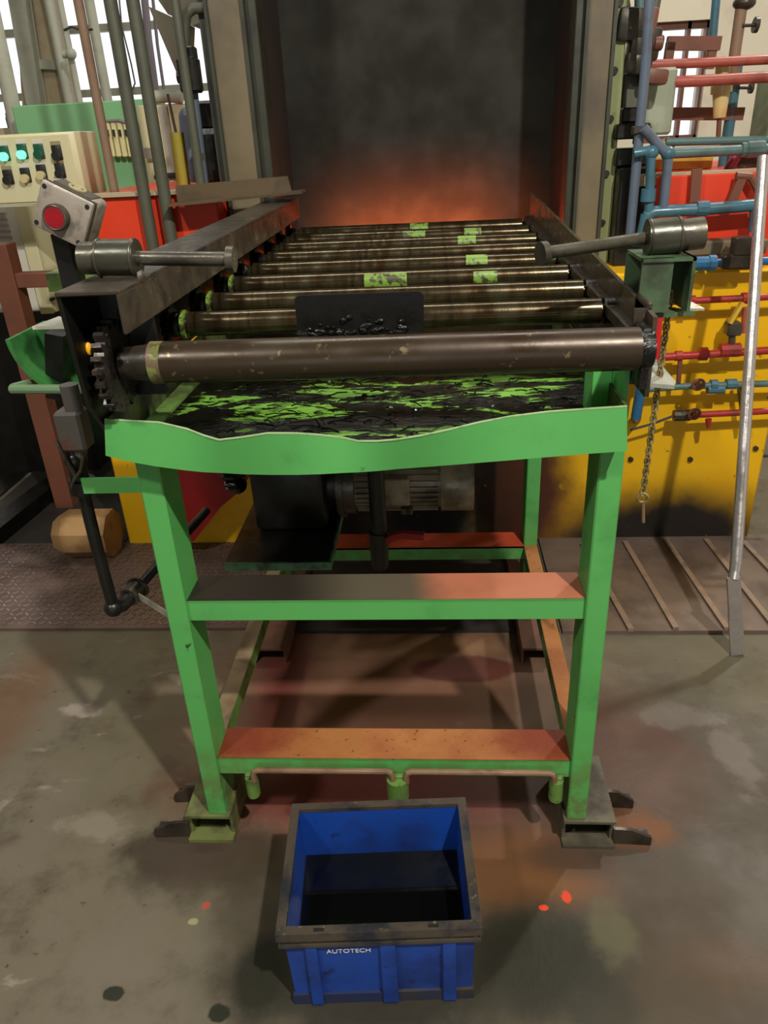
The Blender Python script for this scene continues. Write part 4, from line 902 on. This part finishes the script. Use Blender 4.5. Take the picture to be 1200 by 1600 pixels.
m = MB(); m.box(xp - 0.05, xp + 0.04, 3.24, 3.33, 0.0, fa.z, 0.004); m.build('post', BROWN, bf)
fz = at(60, 437, 3.27).z; m = MB(); m.box(xp + 0.04, -1.38, 3.25, 3.32, fz - 0.03, fz + 0.03, 0.003); m.build('rail', BROWN, bf)
m = MB(); m.box(xp - 0.5, xp - 0.05, 3.25, 3.32, fz - 0.03, fz + 0.03, 0.003); m.build('rail', BROWN, bf)
gc = thing('green_cabinet', 'pale green switch cabinet behind the control panel with cream breakers', 'cabinet', (-1.75, 4.2, 0))
g1 = at(122, 160, 4.2); g2 = at(232, 165, 4.2); m = MB(); m.box(g1.x - 0.35, g2.x, 4.2, 4.48, 0.0, g1.z, 0.006); m.build('cabinet_body', GREEN_CAB, gc)
for k in range(5):
    c = at(174 + k * 9.5, 218, 4.17); m = MB(); m.obox(c, (0.026, 0.05, 0.16), None, 0.005); bk = m.build('breaker', BREAKER, gc)
    m = MB(); m.obox(c + Vector((0, -0.03, 0.03)), (0.008, 0.02, 0.03)); m.build('toggle', BLACKPL, bk)
m = MB(); m.tube([at(166, 190, 4.15), at(185, 188, 4.14), at(200, 193, 4.15), at(215, 190, 4.15)], 0.008, 8); m.build('wiring', PURPLE, gc)
xc = thing('cream_cabinet', 'tall cream cabinet with door handle right of the green cabinet', 'cabinet', (-1.3, 4.0, 0))
h1 = at(212, 165, 4.0); h2 = at(288, 170, 4.0); m = MB(); m.box(h1.x, h2.x, 4.0, 4.4, 0.0, h1.z, 0.005); xb = m.build('cabinet_body', CREAM, xc)
m = MB(); i1 = at(246, 165, 3.98); m.box(i1.x, i1.x + 0.04, 3.985, 4.0, 0.3, h1.z - 0.01); m.build('door_seam', POLE_LT, xc)
m = MB(); c = at(262, 274, 3.97); m.obox(c, (0.10, 0.02, 0.022), None, 0.004); m.sphere(at(245, 277, 3.97), 0.014); m.build('door_handle', BLACKPL, xc)
m = MB(); c = at(236, 239, 3.97); m.obox(c, (0.08, 0.02, 0.045)); m.build('name_plate', VENT, xc)
# uprights between the cabinets and the furnace
def pole(name, pts, Y, r, mat, label, cat='pole'): return px_tube(name, pts, Y, r, mat, label, cat)
def foot_to(px_, py_, Y):                       # a vertical pole through a pixel at depth Y
    p = at(px_, py_, Y); return p
def vpole(name, px_, py_, Y, r, mat, z0, z1, label, tilt=0.0):
    grp = 'uprights between the cabinets and the furnace' if name == 'pole' else 'grey uprights before the left window'
    p = foot_to(px_, py_, Y); m = MB(); m.cyl((p.x + tilt * (z0 - p.z), p.y, z0), (p.x + tilt * (z1 - p.z), p.y, z1), r, seg=16); return tag(m.build(name, mat), label, 'pole', grp)
vpole('pole', 207, 200, 2.905, 0.022, POLE, 1.10, 3.4, 'olive-grey upright pole before the left red casing, the left of the two dark ones')
vpole('pole', 240, 200, 2.905, 0.022, POLE, 1.10, 3.4, 'olive-grey upright pole before the left red casing, the right of the two dark ones')
vpole('pole', 160, 200, 3.05, 0.017, POLE_RED, 1.43, 3.4, 'reddish-brown upright pole standing on the left end of the red casing')
vpole('pole', 293, 140, 3.02, 0.017, POLE, 1.438, 3.4, 'dark olive upright pipe close to the left of the furnace frame')
vpole('thin_pole', 113, 100, 4.92, 0.018, POLE_LT, 0, 3.4, 'grey thin upright pipe with a valve, right of the dusty duct')
vpole('thin_pole', 96, 100, 5.05, 0.03, POLE_LT, 0, 3.4, 'grey upright post touching the right side of the dusty duct')
vpole('thin_pole', 150, 60, 5.2, 0.03, POLE_LT, 0, 3.4, 'grey upright window-side post behind the reddish-brown pole')
vpole('thin_pole', 5, 100, 4.4, 0.04, POLE_LT, 0, 3.4, 'thick grey upright post at the left edge of the picture', 0.02)
m = MB(); m.cyl(at(98, 85, 4.90), at(114, 84, 4.90), 0.02, seg=12); m.sphere(at(111, 84, 4.86), 0.03); tag(m.build('pipe_valve', POLE_LT), 'small grey pipe valve on the thin grey pipe by the dusty duct', 'valve')
# duct and heap of cables behind the panel
m = MB(); D0 = [at(20, -60, 5.15), at(70, -60, 5.15), at(120, 205, 5.15), at(38, 215, 5.15)]
m.prism(D0, (0, 0.10, 0)); tag(m.build('dusty_duct', DUST), 'broad dusty brown duct slanting down behind the control panel', 'duct')
m = MB(); m.prism([at(2, -60, 5.05), at(30, -60, 5.05), at(72, 215, 5.05), at(50, 215, 5.05)], (0, 0.08, 0)); tag(m.build('grey_beam', POLE_LT), 'grey leaning steel beam before the dusty duct', 'beam')
m = MB(); m.bar(at(46, 100, 5.13), at(96, 102, 5.13), 0.04, 0.05); tag(m.build('duct_flange', POLE_LT), 'short grey flange band across the dusty duct', 'band')
m = MB()
for k in range(34):
    a = random.uniform(14, 118); p0 = at(a, 212, 4.70); p1 = at(a + random.uniform(-10, 14), random.uniform(160, 192), 4.78); mid = (p0 + p1) / 2 + Vector((random.uniform(-0.05, 0.05), 0, 0.04))
    m.tube([p0, mid, p1], 0.006, 6)
tag(m.build('cable_heap', paint('dusty_cable_heap', (104, 92, 80), None, rough=0.7)), 'tangled heap of dusty cables on top behind the control panel', 'cables', kind='stuff')
m = MB(); m.bar(at(10, 216, 4.70), at(120, 210, 4.70), 0.2, 0.10); 
tag(m.build('cable_tray', DUST), 'dusty tray carrying the tangled cables behind the control panel', 'tray')
# extraction hood corner, top left of the furnace
m = MB(); hA, hB, hC, hD = at(206, -60, 3.7), at(330, -60, 3.7), at(326, 30, 3.7), at(285, 42, 3.7)
m.prism([hA, hB, hC, at(300, 40, 3.7), at(262, 22, 3.7)], (0, 0.5, 0)); tag(m.build('hood', HOOD), 'grey sheet extraction hood edge at the top left of the furnace', 'hood')
m = MB(); m.prism([at(232, 10, 3.9), at(285, 35, 3.9), at(282, 128, 3.9)], (0, 0.2, 0)); tag(m.build('hood_skirt', HOOD), 'grey triangular sheet hanging below the extraction hood', 'sheet')
gl_ = thing('gas_line', 'dark gas pipe with swan-neck and block valve left of the furnace frame', 'pipe', at(315, 290, 3.08))
px_tube('swan_neck', [(291, 95), (289, 40), (292, 22), (302, 13), (330, 12)], 3.08, 0.018, POLE, parent=gl_)
m = MB(); m.obox(at(297, 118, 3.06), (0.07, 0.07, 0.11), None, 0.008); m.obox(at(297, 88, 3.06), (0.045, 0.05, 0.06), None, 0.006); m.cyl(at(278, 120, 3.06), at(290, 120, 3.06), 0.022, seg=14); m.build('block_valve', STEEL_BK, gl_)
px_tube('lower_pipe', [(302, 140), (320, 290)], 3.08, 0.016, SLATE, parent=gl_)
m = MB(); c = at(312, 245, 3.08); m.cyl(c - Vector((0, 0, 0.012)), c + Vector((0, 0, 0.012)), 0.022, seg=12); m.build('coupling', POLE, gl_)
gp = thing('yellow_sleeve', 'yellow sleeve with thin rod standing left of the furnace frame', 'cylinder', at(282, 292, 3.1))
m = MB(); m.cyl(at(276, 207, 3.15), at(288, 297, 3.15), 0.026); m.build('sleeve', paint('olive_yellow_sleeve', (154, 140, 50), (120, 112, 48), 5, 0.5, 0.75, 0.5), gp)
m = MB(); m.cyl(at(262, 147, 3.15), at(275, 208, 3.15), 0.005); m.build('rod', STEEL_DK, gp)
m = MB(); m.cyl(at(293, 182, 3.4), at(301, 284, 3.4), 0.035); m.sphere(at(293, 182, 3.4), 0.035); tag(m.build('grey_cylinder', SLATE), 'slate grey upright cylinder between yellow sleeve and furnace frame', 'cylinder')
m = MB(); m.obox(at(335, 245, 3.25), (0.12, 0.1, 0.20), None, 0.02); m.obox(at(330, 180, 3.3), (0.12, 0.1, 0.10), None, 0.01); tag(m.build('valve_actuator', STEEL_BK), 'black actuator housing tucked against the left furnace frame', 'actuator')
m = MB(); m.tube([at(240, 152, 4.0), at(262, 150, 4.0), at(285, 152, 4.0)], 0.028, 12); tag(m.build('grey_conduit', POLE_LT), 'fat grey conduit lying on top of the cream cabinet', 'conduit')
# cables hanging in front of the left window
for (pts, Y, r, lab) in (([(183, -40), (190, 40), (205, 100), (211, 130), (205, 145)], 4.4, 0.004, 'thin black cable dangling before the left window between two poles'),
                         ([(222, -40), (232, 60), (245, 155)], 4.3, 0.018, 'bundled grey cable drop right of the dark poles'),
                         ([(235, -40), (246, 70), (258, 152)], 4.35, 0.008, 'dusty purple cable drop nearest the hood'),
                         ([(100, 47), (112, 42), (125, 47), (145, 46)], 4.9, 0.006, 'sagging grey wire across the top of the left window')):
    px_tube('cable', pts, Y, r, PURPLE if r > 0.006 else CABLE, lab, 'cable', 'cables before the left window')
# low left
wbk = MB(); n8 = 8; ax0 = atz(96, 850, 0.1); 
Rr = 0.105; yc = 2.78
prof = [(yc + Rr * math.cos(math.pi / 8 + k * math.pi / 4), 0.012 + Rr * 0.924 + Rr * math.sin(math.pi / 8 + k * math.pi / 4)) for k in range(8)]
prof_s = [(yc + 0.72 * (a - yc), 0.11 + 0.72 * (b - 0.11)) for a, b in prof]
xs_ = at(92, 830, yc).x; xe_ = -1.39
vs = [[wbk.bm.verts.new((x, a, b)) for a, b in pr] for x, pr in ((xs_, prof_s), (xs_ + 0.05, prof), (xe_, prof))]
for A_, B_ in ((vs[0], vs[1]), (vs[1], vs[2])):
    for k in range(8): wbk.bm.faces.new((A_[k], A_[(k + 1) % 8], B_[(k + 1) % 8], B_[k]))
wbk.bm.faces.new(vs[0]); wbk.bm.faces.new(vs[2])
tag(wbk.build('timber_block', WOOD, angle=20), 'grubby eight-sided timber block lying on the checker plate by the yellow base', 'timber')
m = MB(); f0 = atz(-30, 855, 0.03); f1 = atz(85, 762, 0.03); m.bar((f0.x, f0.y, 0.04), (f1.x, f1.y, 0.04), 0.10, 0.08); tag(m.build('floor_channel', STEEL_BK), 'black steel channel lying slantwise on the floor at the left', 'channel')
m = MB(); m.box(-3.4, -2.25, 2.9, 3.9, 0, 0.01); tag(m.build('pit_cover', STEEL_BK), 'black flat pit cover on the floor beyond the slanting channel', 'cover')
m = MB(); m.box(-2.22, -1.4, 2.88, 4.15, 0, 0.006); tag(m.build('oiled_plate', DARKFLOOR), 'dark oiled floor plate around the brown stand foot', 'floor plate')
B_ = atz(36, 657, 0.0); A_ = at(-12, 480, B_.y + 0.05); m = MB(); m.bar(A_, B_ + Vector((0, 0, 0.03)), 0.06, 0.06, up=(0, 1, 0)); m.bar(A_, (A_.x - 0.5, A_.y, 0.03), 0.05, 0.05, up=(0, 1, 0)); tag(m.build('yellow_prop', YELLOW_P), 'dull yellow angle prop on the floor at the left edge beside the wire coil', 'prop')
co = MB(); c = atz(4, 690, 0.0); c.z = 0.20
for k in range(11):
    co.torus(c + Vector((random.uniform(-0.03, 0.03), k * 0.016, random.uniform(-0.02, 0.02))), (0.3, 1, 0.25), 0.165 + random.uniform(-0.03, 0.03), 0.006, 26, 6)
co.torus(c + Vector((0.03, 0.0, -0.185)), (0.1, 0.1, 1), 0.17, 0.007, 26, 6)
tag(co.build('wire_coil', paint('dirty_wire', (92, 82, 66), (60, 52, 44), 20, 0.4, 0.7, 0.5)), 'coil of dirty wire on the floor at the left edge', 'wire coil')
# red drum under the table, skids
m = MB(); m.prism([at(250, 700, 2.72), at(392, 700, 2.72), at(392, 742, 2.72), at(372, 770, 2.72), at(345, 792, 2.72), at(303, 846, 2.72), at(262, 846, 2.72)], (0, 0.13, 0))
tag(m.build('red_guard', DRUMRED), 'deep red slanting guard plate in the shade behind the left front leg', 'guard')
for a, b, lab in (((395, 1038), (450, 1036), 'brown steel skid channel on the floor under the table, the left one'), ((812, 1034), (866, 1042), 'brown steel skid channel on the floor under the table, the right one')):
    A_ = atz(*a, 0); B_ = atz(*b, 0); m = MB()
    m.box(A_.x + 0.005, B_.x - 0.005, 2.02, 2.75, 0.06, 0.068); m.box(A_.x + 0.005, A_.x + 0.011, 2.03, 2.75, 0.0, 0.06); m.box(B_.x - 0.011, B_.x - 0.005, 2.03, 2.75, 0.0, 0.06)
    m.box(A_.x + 0.005, B_.x - 0.005, 2.2, 2.75, 0.0, 0.01)
    tag(m.build('skid_channel', paint('brown_skid_' + ('l' if a[0] < 600 else 'r'), (112, 76, 64), (84, 58, 48), 5, 0.4, 0.7, 0.55)), lab, 'skid', 'skid channels under the table')
